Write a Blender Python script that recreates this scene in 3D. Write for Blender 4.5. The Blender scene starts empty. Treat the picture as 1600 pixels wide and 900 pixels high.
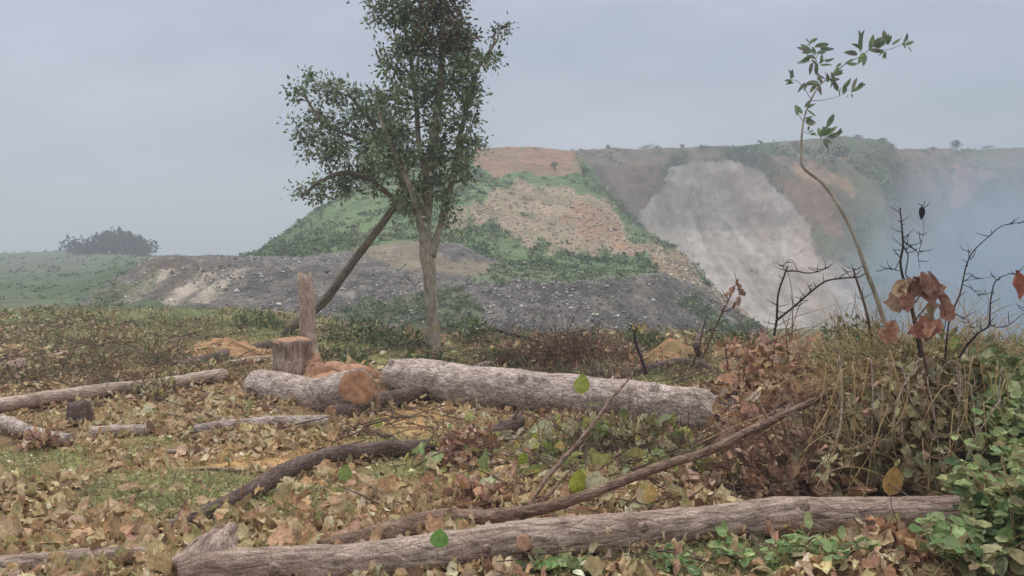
import bpy, math, random
import numpy as np
from mathutils import Vector

random.seed(7)
RNG = np.random.default_rng(11)
SC = bpy.context.scene
COL = SC.collection
R = math.radians

# ------------------------------------------------------------------ camera, sky, sun, exposure
EYE = 1.6
F = 1400.0
PITCH = math.atan(50 / F)
cam_d = bpy.data.cameras.new('camera')
cam = bpy.data.objects.new('camera', cam_d)
COL.objects.link(cam)
cam.location = (0, 0, EYE)
cam.rotation_euler = (math.pi / 2 - PITCH, 0, 0)
cam_d.sensor_width = 36
cam_d.lens = 36 * F / 1600
cam_d.clip_start = 0.05
cam_d.clip_end = 4000
SC.camera = cam

SUN_EL, SUN_AZ = R(58), R(335)            # azimuth measured from +Y clockwise
world = bpy.data.worlds.new('World')
SC.world = world
world.use_nodes = True
nt = world.node_tree
nt.nodes.clear()
out = nt.nodes.new('ShaderNodeOutputWorld')
bg = nt.nodes.new('ShaderNodeBackground')
bg.inputs['Strength'].default_value = 0.14
sky = nt.nodes.new('ShaderNodeTexSky')
sky.sky_type = 'NISHITA'
sky.sun_disc = False
sky.sun_elevation = SUN_EL
sky.sun_rotation = SUN_AZ
tc = nt.nodes.new('ShaderNodeTexCoord')
sep = nt.nodes.new('ShaderNodeSeparateXYZ')
nt.links.new(tc.outputs['Generated'], sep.inputs[0])
# overcast deck: brighter towards the zenith, soft cloud banks
zr = nt.nodes.new('ShaderNodeValToRGB')
e = zr.color_ramp.elements
e[0].position = 0.0; e[0].color = (0.262, 0.276, 0.312, 1)
e[1].position = 1.0; e[1].color = (1.15, 1.15, 1.17, 1)
m = zr.color_ramp.elements.new(0.28); m.color = (0.300, 0.316, 0.372, 1)
nt.links.new(sep.outputs['Z'], zr.inputs[0])
mp = nt.nodes.new('ShaderNodeMapping')
mp.inputs['Scale'].default_value = (1.6, 1.6, 4.5)
mp.inputs['Location'].default_value = (3.1, 0.4, 0.2)
nt.links.new(tc.outputs['Generated'], mp.inputs[0])
ns = nt.nodes.new('ShaderNodeTexNoise')
ns.inputs['Scale'].default_value = 1.5
ns.inputs['Detail'].default_value = 5
ns.inputs['Roughness'].default_value = 0.55
nt.links.new(mp.outputs[0], ns.inputs['Vector'])
cr = nt.nodes.new('ShaderNodeValToRGB')
cr.color_ramp.elements[0].position = 0.33; cr.color_ramp.elements[0].color = (7.7, 8.3, 8.45, 1)
cr.color_ramp.elements[1].position = 0.68; cr.color_ramp.elements[1].color = (11.8, 11.4, 11.5, 1)
nt.links.new(ns.outputs['Fac'], cr.inputs[0])
mul = nt.nodes.new('ShaderNodeMix'); mul.data_type = 'RGBA'; mul.blend_type = 'MULTIPLY'
mul.inputs[0].default_value = 1
nt.links.new(zr.outputs[0], mul.inputs[6]); nt.links.new(cr.outputs[0], mul.inputs[7])
mixs = nt.nodes.new('ShaderNodeMix'); mixs.data_type = 'RGBA'
mixs.inputs[0].default_value = 0.9
nt.links.new(sky.outputs[0], mixs.inputs[6]); nt.links.new(mul.outputs[2], mixs.inputs[7])
nt.links.new(mixs.outputs[2], bg.inputs['Color'])
nt.links.new(bg.outputs[0], out.inputs[0])

sd = bpy.data.lights.new('sun', 'SUN')
sd.energy = 1.5
sd.angle = R(14)
sd.color = (1.0, 0.96, 0.9)
so = bpy.data.objects.new('sun', sd)
COL.objects.link(so)
dirv = Vector((math.sin(SUN_AZ) * math.cos(SUN_EL), math.cos(SUN_AZ) * math.cos(SUN_EL), math.sin(SUN_EL)))
so.rotation_euler = dirv.to_track_quat('Z', 'Y').to_euler()

SC.view_settings.view_transform = 'Standard'
SC.view_settings.look = 'None'
SC.view_settings.gamma = 1
SC.view_settings.exposure = 0.2
SC.cycles.max_bounces = 5
SC.cycles.diffuse_bounces = 3
SC.cycles.volume_bounces = 1
SC.cycles.transparent_max_bounces = 4
SC.cycles.volume_step_rate = 5.0
SC.cycles.volume_max_steps = 48
SC.cycles.use_denoising = True

# ------------------------------------------------------------------ maths helpers
CP, SP = math.cos(PITCH), math.sin(PITCH)

def P(px, py, D):
    """the point at distance D (along +Y) seen at a pixel of the 1600x900 photograph"""
    px, py, D = np.broadcast_arrays(np.asarray(px, float), np.asarray(py, float), np.asarray(D, float))
    cx = (px - 800) / F; cz = -(py - 450) / F
    yy = CP + cz * SP; zz = -SP + cz * CP
    k = D / yy
    return np.stack([cx * k, D, EYE + zz * k], -1)

def proj(p):
    p = np.asarray(p, float)
    x, y, z = p[..., 0], p[..., 1], p[..., 2] - EYE
    f = y * CP - z * SP; u = y * SP + z * CP
    f = np.maximum(f, 0.05)
    return 800 + F * x / f, 450 - F * u / f

def hsh(ix, iy, iz, seed):
    h = (ix * 374761393 + iy * 668265263 + iz * 1274126177 + seed * 974634777) & 0xffffffff
    h = ((h ^ (h >> 13)) * 1103515245) & 0xffffffff
    h = ((h ^ (h >> 16)) * 2654435761) & 0xffffffff
    return ((h ^ (h >> 15)) & 0xffffff) / float(0xffffff)

def vn(p, seed=0):
    p = np.asarray(p, float)
    i = np.floor(p).astype(np.int64); f = p - i
    f = f * f * (3 - 2 * f)
    r = 0
    for dx in (0, 1):
        for dy in (0, 1):
            for dz in (0, 1):
                w = (f[..., 0] if dx else 1 - f[..., 0]) * (f[..., 1] if dy else 1 - f[..., 1]) * (f[..., 2] if dz else 1 - f[..., 2])
                r = r + w * hsh(i[..., 0] + dx, i[..., 1] + dy, i[..., 2] + dz, seed)
    return r

def fbm(p, o=4, seed=0, g=0.5):
    p = np.asarray(p, float); a = 1; s = 0; t = 0
    for k in range(o):
        s = s + a * vn(p * (2 ** k), seed + k * 17); t += a; a *= g
    return s / t - 0.5

def v3(x, y, z=0.0):
    x, y, z = np.broadcast_arrays(np.asarray(x, float), np.asarray(y, float), np.asarray(z, float))
    return np.stack([x, y, z], -1)

def sst(a, b, x):
    t = np.clip((x - a) / (b - a), 0, 1)
    return t * t * (3 - 2 * t)

def G(x, y):
    x = np.asarray(x, float); y = np.asarray(y, float)
    g = 0.16 * fbm(v3(x * .28, y * .28), 3, 5) + 0.07 * fbm(v3(x * 1.1, y * 1.1), 3, 9)
    g = g * sst(2.0, 6.0, y) + 0.0
    g = g + .45 * (fbm(v3(x * .16, y * .16), 3, 45) - .1) * sst(12, 20, y)
    edge = 25.5 - 6.5 * sst(-9, 0, x) - 2 * sst(2, 7, x) + 5 * fbm(v3(x * .15, 0.3), 3, 3)
    g = g - 2.9 * sst(0, 7, y - edge) + 0.8 * fbm(v3(x * .08, y * .08), 4, 31) * sst(28, 40, y)
    g = g - 24 * sst(.09, .17, x / np.maximum(y, 1)) * sst(57, 72, y) * (1 - sst(200, 280, y))
    return g

def GP(px, py):
    px, py = np.broadcast_arrays(np.asarray(px, float), np.asarray(py, float))
    d = P(px, py, 1.0); sx = d[..., 0]; sz = d[..., 2] - EYE
    D = np.clip(-EYE / np.minimum(sz, -0.02), 2, 60)
    for _ in range(8):
        z = G(sx * D, D)
        D = np.clip((z - EYE) / np.minimum(sz, -0.02), 2, 60)
    return np.stack([sx * D, D, G(sx * D, D)], -1)

def REST(px, py, rpx, lift=0.0):
    """centre and radius of a log whose middle shows at a pixel and which lies on the ground"""
    d = P(px, py, 1.0); sx = float(d[0]); sz = float(d[2] - EYE)
    D = 6.0
    for _ in range(12):
        r = rpx * D / F
        D = (float(G(sx * D, D)) + r * 0.84 + lift - EYE) / sz
        D = min(max(D, 2), 60)
    return np.array([sx * D, D, EYE + sz * D]), rpx * D / F

def lin(c, k=1.0):
    c = np.asarray(c, float) / 255.0
    return np.where(c <= 0.04045, c / 12.92, ((c + 0.055) / 1.055) ** 2.4) * k

def unit(v):
    v = np.asarray(v, float)
    return v / np.maximum(np.linalg.norm(v, axis=-1, keepdims=True), 1e-9)

# ------------------------------------------------------------------ materials
def mat_base(name):
    m = bpy.data.materials.new(name); m.use_nodes = True
    n = m.node_tree; n.nodes.clear()
    o = n.nodes.new('ShaderNodeOutputMaterial')
    return m, n, o

def mat_leaf(name, rough=0.75, transl=0.25, mottle=60.0):
    m, n, o = mat_base(name)
    at = n.nodes.new('ShaderNodeAttribute'); at.attribute_name = 'Col'
    t = n.nodes.new('ShaderNodeTexCoord')
    nz = n.nodes.new('ShaderNodeTexNoise'); nz.inputs['Scale'].default_value = mottle; nz.inputs['Detail'].default_value = 3
    n.links.new(t.outputs['Object'], nz.inputs['Vector'])
    r = n.nodes.new('ShaderNodeValToRGB')
    r.color_ramp.elements[0].position = 0.3; r.color_ramp.elements[0].color = (0.62, 0.6, 0.58, 1)
    r.color_ramp.elements[1].position = 0.65; r.color_ramp.elements[1].color = (1.12, 1.1, 1.08, 1)
    n.links.new(nz.outputs['Fac'], r.inputs[0])
    mx = n.nodes.new('ShaderNodeMix'); mx.data_type = 'RGBA'; mx.blend_type = 'MULTIPLY'; mx.inputs[0].default_value = 1
    n.links.new(at.outputs['Color'], mx.inputs[6]); n.links.new(r.outputs[0], mx.inputs[7])
    b = n.nodes.new('ShaderNodeBsdfPrincipled'); b.inputs['Roughness'].default_value = rough
    b.inputs['Specular IOR Level'].default_value = 0.3
    n.links.new(mx.outputs[2], b.inputs['Base Color'])
    if transl > 0:
        tr = n.nodes.new('ShaderNodeBsdfTranslucent'); n.links.new(mx.outputs[2], tr.inputs['Color'])
        ms = n.nodes.new('ShaderNodeMixShader'); ms.inputs[0].default_value = transl
        n.links.new(b.outputs[0], ms.inputs[1]); n.links.new(tr.outputs[0], ms.inputs[2])
        n.links.new(ms.outputs[0], o.inputs[0])
    else:
        n.links.new(b.outputs[0], o.inputs[0])
    return m

def mat_terrain(name, s1, s2, bump=0.5, dist=0.1, lo=0.72, hi=1.25, zs=1.0):
    m, n, o = mat_base(name)
    at = n.nodes.new('ShaderNodeAttribute'); at.attribute_name = 'Col'
    t = n.nodes.new('ShaderNodeTexCoord')
    a = n.nodes.new('ShaderNodeTexNoise'); a.inputs['Scale'].default_value = s1; a.inputs['Detail'].default_value = 8; a.inputs['Roughness'].default_value = .65
    c = n.nodes.new('ShaderNodeTexNoise'); c.inputs['Scale'].default_value = s2; c.inputs['Detail'].default_value = 5; c.inputs['Roughness'].default_value = .7
    mpz = n.nodes.new('ShaderNodeMapping'); mpz.inputs['Scale'].default_value = (1, 1 if zs == 1 else .4, zs); n.links.new(t.outputs['Object'], mpz.inputs[0])
    for q in (a, c): n.links.new(mpz.outputs[0], q.inputs['Vector'])
    ad = n.nodes.new('ShaderNodeMath'); ad.operation = 'ADD'
    n.links.new(a.outputs['Fac'], ad.inputs[0]); n.links.new(c.outputs['Fac'], ad.inputs[1])
    hf = n.nodes.new('ShaderNodeMath'); hf.operation = 'MULTIPLY'; hf.inputs[1].default_value = .5
    n.links.new(ad.outputs[0], hf.inputs[0])
    r = n.nodes.new('ShaderNodeValToRGB')
    r.color_ramp.elements[0].position = 0.36; r.color_ramp.elements[0].color = (lo, lo, lo, 1)
    r.color_ramp.elements[1].position = 0.64; r.color_ramp.elements[1].color = (hi, hi * .99, hi * .97, 1)
    n.links.new(hf.outputs[0], r.inputs[0])
    mx = n.nodes.new('ShaderNodeMix'); mx.data_type = 'RGBA'; mx.blend_type = 'MULTIPLY'; mx.inputs[0].default_value = 1
    n.links.new(at.outputs['Color'], mx.inputs[6]); n.links.new(r.outputs[0], mx.inputs[7])
    b = n.nodes.new('ShaderNodeBsdfPrincipled'); b.inputs['Roughness'].default_value = .95
    b.inputs['Specular IOR Level'].default_value = 0.15
    n.links.new(mx.outputs[2], b.inputs['Base Color'])
    bp = n.nodes.new('ShaderNodeBump'); bp.inputs['Strength'].default_value = bump; bp.inputs['Distance'].default_value = dist
    n.links.new(hf.outputs[0], bp.inputs['Height']); n.links.new(bp.outputs[0], b.inputs['Normal'])
    n.links.new(b.outputs[0], o.inputs[0])
    return m

def mat_bark(name, dark, light, sc=(14, 34, 34), moss=None, bump=.8):
    m, n, o = mat_base(name)
    at = n.nodes.new('ShaderNodeAttribute'); at.attribute_name = 'bark'
    mp = n.nodes.new('ShaderNodeMapping'); mp.inputs['Scale'].default_value = sc
    n.links.new(at.outputs['Vector'], mp.inputs[0])
    a = n.nodes.new('ShaderNodeTexNoise'); a.inputs['Scale'].default_value = 1; a.inputs['Detail'].default_value = 7; a.inputs['Roughness'].default_value = .68
    n.links.new(mp.outputs[0], a.inputs['Vector'])
    w = n.nodes.new('ShaderNodeTexVoronoi'); w.feature = 'DISTANCE_TO_EDGE'; w.inputs['Scale'].default_value = .75
    mp2 = n.nodes.new('ShaderNodeMapping'); mp2.inputs['Scale'].default_value = (sc[0] * 1.6, sc[1] * .9, sc[2] * .9)
    n.links.new(at.outputs['Vector'], mp2.inputs[0])
    ds = n.nodes.new('ShaderNodeMix'); ds.data_type = 'RGBA'; ds.inputs[0].default_value = .35
    n.links.new(mp2.outputs[0], ds.inputs[6]); n.links.new(a.outputs['Color'], ds.inputs[7])
    n.links.new(ds.outputs[2], w.inputs['Vector'])
    cr = n.nodes.new('ShaderNodeValToRGB')
    cr.color_ramp.elements[0].position = 0.0; cr.color_ramp.elements[0].color = (.55, .52, .5, 1)
    cr.color_ramp.elements[1].position = 0.12; cr.color_ramp.elements[1].color = (1, 1, 1, 1)
    n.links.new(w.outputs['Distance'], cr.inputs[0])
    r = n.nodes.new('ShaderNodeValToRGB')
    r.color_ramp.elements[0].position = 0.3; r.color_ramp.elements[0].color = (*dark, 1)
    r.color_ramp.elements[1].position = 0.6; r.color_ramp.elements[1].color = (*light, 1)
    n.links.new(a.outputs['Fac'], r.inputs[0])
    big = n.nodes.new('ShaderNodeTexNoise'); big.inputs['Scale'].default_value = 5; big.inputs['Detail'].default_value = 4
    n.links.new(at.outputs['Vector'], big.inputs['Vector'])
    br = n.nodes.new('ShaderNodeValToRGB')
    br.color_ramp.elements[0].position = 0.35; br.color_ramp.elements[0].color = (.72, .68, .64, 1)
    br.color_ramp.elements[1].position = 0.62; br.color_ramp.elements[1].color = (1.12, 1.12, 1.1, 1)
    n.links.new(big.outputs['Fac'], br.inputs[0])
    mx = n.nodes.new('ShaderNodeMix'); mx.data_type = 'RGBA'; mx.blend_type = 'MULTIPLY'; mx.inputs[0].default_value = 1
    n.links.new(r.outputs[0], mx.inputs[6]); n.links.new(br.outputs[0], mx.inputs[7])
    mx2 = n.nodes.new('ShaderNodeMix'); mx2.data_type = 'RGBA'; mx2.blend_type = 'MULTIPLY'; mx2.inputs[0].default_value = .3
    n.links.new(mx.outputs[2], mx2.inputs[6]); n.links.new(cr.outputs[0], mx2.inputs[7])
    fn = n.nodes.new('ShaderNodeTexNoise'); fn.inputs['Scale'].default_value = 95; fn.inputs['Detail'].default_value = 4; fn.inputs['Roughness'].default_value = .7
    n.links.new(at.outputs['Vector'], fn.inputs['Vector'])
    fr = n.nodes.new('ShaderNodeValToRGB')
    fr.color_ramp.elements[0].position = .38; fr.color_ramp.elements[0].color = (.6, .58, .57, 1)
    fr.color_ramp.elements[1].position = .6; fr.color_ramp.elements[1].color = (1.15, 1.14, 1.13, 1)
    n.links.new(fn.outputs['Fac'], fr.inputs[0])
    mx4 = n.nodes.new('ShaderNodeMix'); mx4.data_type = 'RGBA'; mx4.blend_type = 'MULTIPLY'; mx4.inputs[0].default_value = 1
    n.links.new(mx2.outputs[2], mx4.inputs[6]); n.links.new(fr.outputs[0], mx4.inputs[7])
    last = mx4.outputs[2]
    if moss is not None:
        mn = n.nodes.new('ShaderNodeTexNoise'); mn.inputs['Scale'].default_value = 3.3; mn.inputs['Detail'].default_value = 6
        n.links.new(at.outputs['Vector'], mn.inputs['Vector'])
        mr = n.nodes.new('ShaderNodeValToRGB')
        mr.color_ramp.elements[0].position = .52; mr.color_ramp.elements[1].position = .66
        n.links.new(mn.outputs['Fac'], mr.inputs[0])
        m3 = n.nodes.new('ShaderNodeMix'); m3.data_type = 'RGBA'
        n.links.new(mr.outputs[0], m3.inputs[0]); n.links.new(last, m3.inputs[6]); m3.inputs[7].default_value = (*moss, 1)
        last = m3.outputs[2]
    b = n.nodes.new('ShaderNodeBsdfPrincipled'); b.inputs['Roughness'].default_value = .9
    b.inputs['Specular IOR Level'].default_value = 0.2
    n.links.new(last, b.inputs['Base Color'])
    hs = n.nodes.new('ShaderNodeMath'); hs.operation = 'MULTIPLY'
    n.links.new(a.outputs['Fac'], hs.inputs[0]); n.links.new(cr.outputs[0], hs.inputs[1])
    bp = n.nodes.new('ShaderNodeBump'); bp.inputs['Strength'].default_value = bump; bp.inputs['Distance'].default_value = .035
    n.links.new(hs.outputs[0], bp.inputs['Height']); n.links.new(bp.outputs[0], b.inputs['Normal'])
    n.links.new(b.outputs[0], o.inputs[0])
    return m

def mat_cut(name, c1, c2):
    m, n, o = mat_base(name)
    at = n.nodes.new('ShaderNodeAttribute'); at.attribute_name = 'bark'
    ln = n.nodes.new('ShaderNodeVectorMath'); ln.operation = 'LENGTH'
    n.links.new(at.outputs['Vector'], ln.inputs[0])
    nz = n.nodes.new('ShaderNodeTexNoise'); nz.inputs['Scale'].default_value = 14; nz.inputs['Detail'].default_value = 6
    n.links.new(at.outputs['Vector'], nz.inputs['Vector'])
    k = n.nodes.new('ShaderNodeMath'); k.operation = 'MULTIPLY_ADD'; k.inputs[1].default_value = .08
    n.links.new(nz.outputs['Fac'], k.inputs[0]); n.links.new(ln.outputs['Value'], k.inputs[2])
    s = n.nodes.new('ShaderNodeMath'); s.operation = 'MULTIPLY'; s.inputs[1].default_value = 260
    n.links.new(k.outputs[0], s.inputs[0])
    sn = n.nodes.new('ShaderNodeMath'); sn.operation = 'SINE'; n.links.new(s.outputs[0], sn.inputs[0])
    a = n.nodes.new('ShaderNodeMath'); a.operation = 'MULTIPLY_ADD'; a.inputs[1].default_value = .07
    n.links.new(sn.outputs[0], a.inputs[0]); n.links.new(nz.outputs['Fac'], a.inputs[2])
    r = n.nodes.new('ShaderNodeValToRGB')
    r.color_ramp.elements[0].position = 0.3; r.color_ramp.elements[0].color = (*c1, 1)
    r.color_ramp.elements[1].position = 0.7; r.color_ramp.elements[1].color = (*c2, 1)
    n.links.new(a.outputs[0], r.inputs[0])
    b = n.nodes.new('ShaderNodeBsdfPrincipled'); b.inputs['Roughness'].default_value = .85
    b.inputs['Specular IOR Level'].default_value = 0.2
    n.links.new(r.outputs[0], b.inputs['Base Color'])
    bp = n.nodes.new('ShaderNodeBump'); bp.inputs['Strength'].default_value = .4; bp.inputs['Distance'].default_value = .01
    n.links.new(a.outputs[0], bp.inputs['Height']); n.links.new(bp.outputs[0], b.inputs['Normal'])
    n.links.new(b.outputs[0], o.inputs[0])
    return m

M = {
    'litter': mat_leaf('dry_leaf', .8, .3, 45),
    'green': mat_leaf('green_leaf', .72, .35, 40),
    'crown': mat_leaf('crown_leaf', .6, .22, 6),
    'grass': mat_leaf('grass_blade', .7, .3, 12),
    'farveg': mat_leaf('far_foliage', .85, .1, .8),
    'rock': mat_leaf('rock', .9, 0, 9),
    'ground': mat_terrain('ground_soil', 1.6, 22, .8, .05),
    'hill': mat_terrain('hill_earth', .18, 1.6, .8, .8, .62, 1.3),
    'bank': mat_terrain('gravel_earth', .5, 6.0, 1.0, .35, .5, 1.45),
    'cliff': mat_terrain('cliff_rock', .22, 1.1, 1.0, 1.4, .7, 1.2, .22),
    'bark': mat_bark('grey_bark', lin((116, 101, 95)), lin((222, 204, 194))),
    'bark_front': mat_bark('brown_grey_bark', lin((104, 89, 80)), lin((202, 180, 164)), (7, 34, 34)),
    'bark_dark': mat_bark('dark_bark', lin((70, 58, 56)), lin((140, 120, 112)), (14, 44, 44)),
    'bark_bough': mat_bark('bough_bark', lin((88, 70, 60)), lin((164, 138, 120)), (10, 40, 40)),
    'bark_pale': mat_bark('pale_bark', lin((146, 124, 112)), lin((224, 202, 184)), (10, 50, 50)),
    'bark_tree': mat_bark('tree_bark', lin((112, 104, 94)), lin((190, 180, 164)), (5, 30, 30), lin((160, 144, 116))),
    'bark_lean': mat_bark('mossy_bark', lin((84, 78, 70)), lin((146, 136, 122)), (5, 30, 30)),
    'twig': mat_bark('twig_bark', lin((70, 52, 46)), lin((128, 104, 90)), (20, 120, 120), None, .3),
    'twig_dark': mat_bark('dark_twig_bark', lin((40, 36, 38)), lin((76, 68, 66)), (20, 120, 120), None, .3),
    'straw': mat_bark('straw_stem', lin((150, 128, 92)), lin((196, 172, 130)), (20, 120, 120), None, .2),
    'sap': mat_bark('sapling_bark', lin((134, 128, 116)), lin((190, 184, 168)), (20, 120, 120), None, .2),
    'cut': mat_cut('cut_wood', lin((142, 100, 72)), lin((188, 146, 114))),
    'cut_orange': mat_cut('fresh_cut_wood', lin((154, 112, 86)), lin((194, 152, 124))),
    'cut_pale': mat_cut('pale_cut_wood', lin((190, 140, 112)), lin((226, 184, 150))),
}

# ------------------------------------------------------------------ mesh helpers
class MB:
    def __init__(s):
        s.v = []; s.q = []; s.t = []; s.c = []; s.b = []; s.n = 0
    def add(s, V, quads=None, tris=None, col=(.5, .5, .5), bark=None):
        V = np.asarray(V, float).reshape(-1, 3); k = len(V)
        s.v.append(V)
        c = np.asarray(col, float)
        s.c.append(np.broadcast_to(c, (k, 3)) if c.ndim == 1 else c.reshape(-1, 3))
        s.b.append(V if bark is None else np.asarray(bark, float).reshape(-1, 3))
        if quads is not None and len(quads): s.q.append(np.asarray(quads, np.int64).reshape(-1, 4) + s.n)
        if tris is not None and len(tris): s.t.append(np.asarray(tris, np.int64).reshape(-1, 3) + s.n)
        s.n += k
    def build(s, name, mat, parent=None, smooth=True, origin=None):
        V = np.concatenate(s.v); C = np.concatenate(s.c); B = np.concatenate(s.b)
        if origin is not None: V = V - np.asarray(origin, float)
        q = np.concatenate(s.q) if s.q else np.zeros((0, 4), np.int64)
        t = np.concatenate(s.t) if s.t else np.zeros((0, 3), np.int64)
        me = bpy.data.meshes.new(name)
        me.vertices.add(len(V)); me.vertices.foreach_set('co', V.astype(np.float32).ravel())
        L = np.concatenate([q.ravel(), t.ravel()])
        me.loops.add(len(L)); me.loops.foreach_set('vertex_index', L.astype(np.int32))
        me.polygons.add(len(q) + len(t))
        st = np.concatenate([np.arange(len(q)) * 4, len(q) * 4 + np.arange(len(t)) * 3])
        me.polygons.foreach_set('loop_start', st.astype(np.int32))
        me.polygons.foreach_set('use_smooth', np.full(len(q) + len(t), smooth))
        me.update(calc_edges=True)
        ca = me.attributes.new('Col', 'FLOAT_COLOR', 'POINT')
        ca.data.foreach_set('color', np.concatenate([C, np.ones((len(C), 1))], 1).astype(np.float32).ravel())
        ba = me.attributes.new('bark', 'FLOAT_VECTOR', 'POINT')
        ba.data.foreach_set('vector', B.astype(np.float32).ravel())
        me.materials.append(mat)
        o = bpy.data.objects.new(name, me)
        COL.objects.link(o)
        if origin is not None and parent is None: o.location = origin
        if parent is not None: o.parent = parent
        return o

def fix_normals(o):
    import bmesh
    bm = bmesh.new(); bm.from_mesh(o.data)
    bmesh.ops.recalc_face_normals(bm, faces=bm.faces)
    if bm.calc_volume(signed=True) < 0: bmesh.ops.reverse_faces(bm, faces=bm.faces)
    bm.to_mesh(o.data); bm.free()

def tag(o, label=None, cat=None, group=None, kind=None):
    if label: o['label'] = label
    if cat: o['category'] = cat
    if group: o['group'] = group
    if kind: o['kind'] = kind
    return o

def thing(name, loc, label, cat, group=None):
    o = bpy.data.objects.new(name, None)
    o.empty_display_size = .2
    o.location = loc
    COL.objects.link(o)
    return tag(o, label, cat, group)

def spline(pts, rad, step):
    pts = np.asarray(pts, float); rad = np.asarray(rad, float)
    if len(pts) == 2:
        pts = np.stack([pts[0], (pts[0] + pts[1]) / 2, pts[1]]); rad = np.array([rad[0], (rad[0] + rad[1]) / 2, rad[1]])
    A = np.concatenate([[2 * pts[0] - pts[1]], pts, [2 * pts[-1] - pts[-2]]])
    Rr = np.concatenate([[rad[0]], rad, [rad[-1]]])
    o = []; orr = []
    for i in range(1, len(A) - 2):
        L = np.linalg.norm(A[i + 1] - A[i]); n = max(2, int(round(L / step)))
        t = np.arange(n)[:, None] / n
        p0, p1, p2, p3 = A[i - 1], A[i], A[i + 1], A[i + 2]
        o.append(.5 * ((2 * p1) + (-p0 + p2) * t + (2 * p0 - 5 * p1 + 4 * p2 - p3) * t ** 2 + (-p0 + 3 * p1 - 3 * p2 + p3) * t ** 3))
        orr.append(Rr[i] + (Rr[i + 1] - Rr[i]) * (t[:, 0] ** 2 * (3 - 2 * t[:, 0])))
    o.append(A[-2][None]); orr.append(Rr[-2:-1])
    return np.concatenate(o), np.concatenate(orr)

def tube(mb, pts, rad, seg=10, step=.05, rough=0.0, seed=0, lump=0.0, wob=0.0, col=(.5, .5, .5), cap=True, jag=0.0):
    p, r = spline(pts, rad, step)
    n = len(p)
    if wob:
        s_ = np.arange(n)[:, None] * step
        p = p + wob * np.stack([fbm(v3(s_[:, 0] * 3, seed + .5), 2, 1), fbm(v3(s_[:, 0] * 3, seed + 7.5), 2, 2), fbm(v3(s_[:, 0] * 3, seed + 17.5), 2, 3)], -1)
    T = unit(np.gradient(p, axis=0))
    N = np.zeros_like(T)
    a = np.array([0, 0, 1.0]) if abs(T[0][2]) < .9 else np.array([1.0, 0, 0])
    N[0] = unit(a - T[0] * np.dot(a, T[0]))
    for i in range(1, n):
        v = N[i - 1] - T[i] * np.dot(N[i - 1], T[i]); N[i] = v / max(np.linalg.norm(v), 1e-9)
    Bn = np.cross(T, N)
    th = np.linspace(0, 2 * np.pi, seg, endpoint=False)
    ct, stn = np.cos(th)[None, :, None], np.sin(th)[None, :, None]
    s = np.concatenate([[0], np.cumsum(np.linalg.norm(np.diff(p, axis=0), axis=1))])
    rr = np.broadcast_to(r[:, None], (n, seg)).copy()
    S = np.broadcast_to(s[:, None], (n, seg)); C_ = np.broadcast_to(np.cos(th)[None], (n, seg)); S_ = np.broadcast_to(np.sin(th)[None], (n, seg))
    if rough:
        k = 1.0 / max(r.max(), .01)
        rr *= 1 + rough * 2 * fbm(np.stack([S * k * .9 + seed * 3.1, C_ * 2.4, S_ * 2.4], -1), 4, seed)
    if lump:
        rr *= 1 + lump * 2 * fbm(np.stack([S * 2.2 + seed, C_ * .7, S_ * .7], -1), 2, seed + 3)
    V = p[:, None, :] + (N[:, None, :] * ct + Bn[:, None, :] * stn) * rr[..., None]
    if jag:
        V[-1] += T[-1] * (jag * (vn(np.stack([C_[-1] * 3 + 9, S_[-1] * 3, S_[-1] * 0 + seed], -1)) - .3))[:, None]
    bark = np.stack([S + seed * 1.37, C_ * r[:, None], S_ * r[:, None]], -1)
    i = np.arange(n - 1)[:, None]; j = np.arange(seg)[None, :]; j2 = (j + 1) % seg
    Q = np.stack(np.broadcast_arrays(i * seg + j, i * seg + j2, (i + 1) * seg + j2, (i + 1) * seg + j), -1).reshape(-1, 4)
    V = V.reshape(-1, 3); bark = bark.reshape(-1, 3)
    tr = None
    if cap:
        V = np.concatenate([V, [p[0]], [p[-1] - T[-1] * (jag * .4)]]); bark = np.concatenate([bark, [[s[0] + seed * 1.37, 0, 0]], [[s[-1] + seed * 1.37, 0, 0]]])
        k0 = n * seg; jj = np.arange(seg); j3 = (jj + 1) % seg
        tr = np.concatenate([np.stack([np.full(seg, k0), j3, jj], -1), np.stack([np.full(seg, k0 + 1), (n - 1) * seg + jj, (n - 1) * seg + j3], -1)])
    mb.add(V, Q, tr, col=col, bark=bark)
    return p, r, T

def cutface(mb, c, d, r, seed=0, sq=1.0, seg=26):
    """a sawn end: a slightly domed irregular disc just proud of the end of the log"""
    d = unit(d); a = np.array([0, 0, 1.0]) if abs(d[2]) < .9 else np.array([1.0, 0, 0])
    u = unit(np.cross(a, d)); w = np.cross(d, u)
    th = np.linspace(0, 2 * np.pi, seg, endpoint=False)
    V = []; B = []
    for k, (f, h) in enumerate(((.0, .006), (.35, .007), (.7, .006), (.93, .004), (.985, -.01))):
        for t in th:
            rr = r * f * (1 + .07 * math.sin(2 * t + seed) + .035 * math.sin(5 * t + seed * 2))
            V.append(c + u * math.cos(t) * rr * sq + w * math.sin(t) * rr + d * h)
            B.append((0, math.cos(t) * rr, math.sin(t) * rr))
    Q = []
    for k in range(4):
        for j in range(seg):
            j2 = (j + 1) % seg
            Q.append((k * seg + j, k * seg + j2, (k + 1) * seg + j2, (k + 1) * seg + j))
    mb.add(V, Q, bark=B)

PROF = {
    'ovate': lambda t: np.sin(np.pi * np.clip(t, 0, 1) ** .8) ** .75,
    'round': lambda t: np.sqrt(np.clip(1 - (2 * t - 1) ** 2, 0, 1)) ** .85,
    'narrow': lambda t: np.sin(np.pi * t ** .9) * .8,
    'blade': lambda t: (1 - t) ** .7,
}

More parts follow.
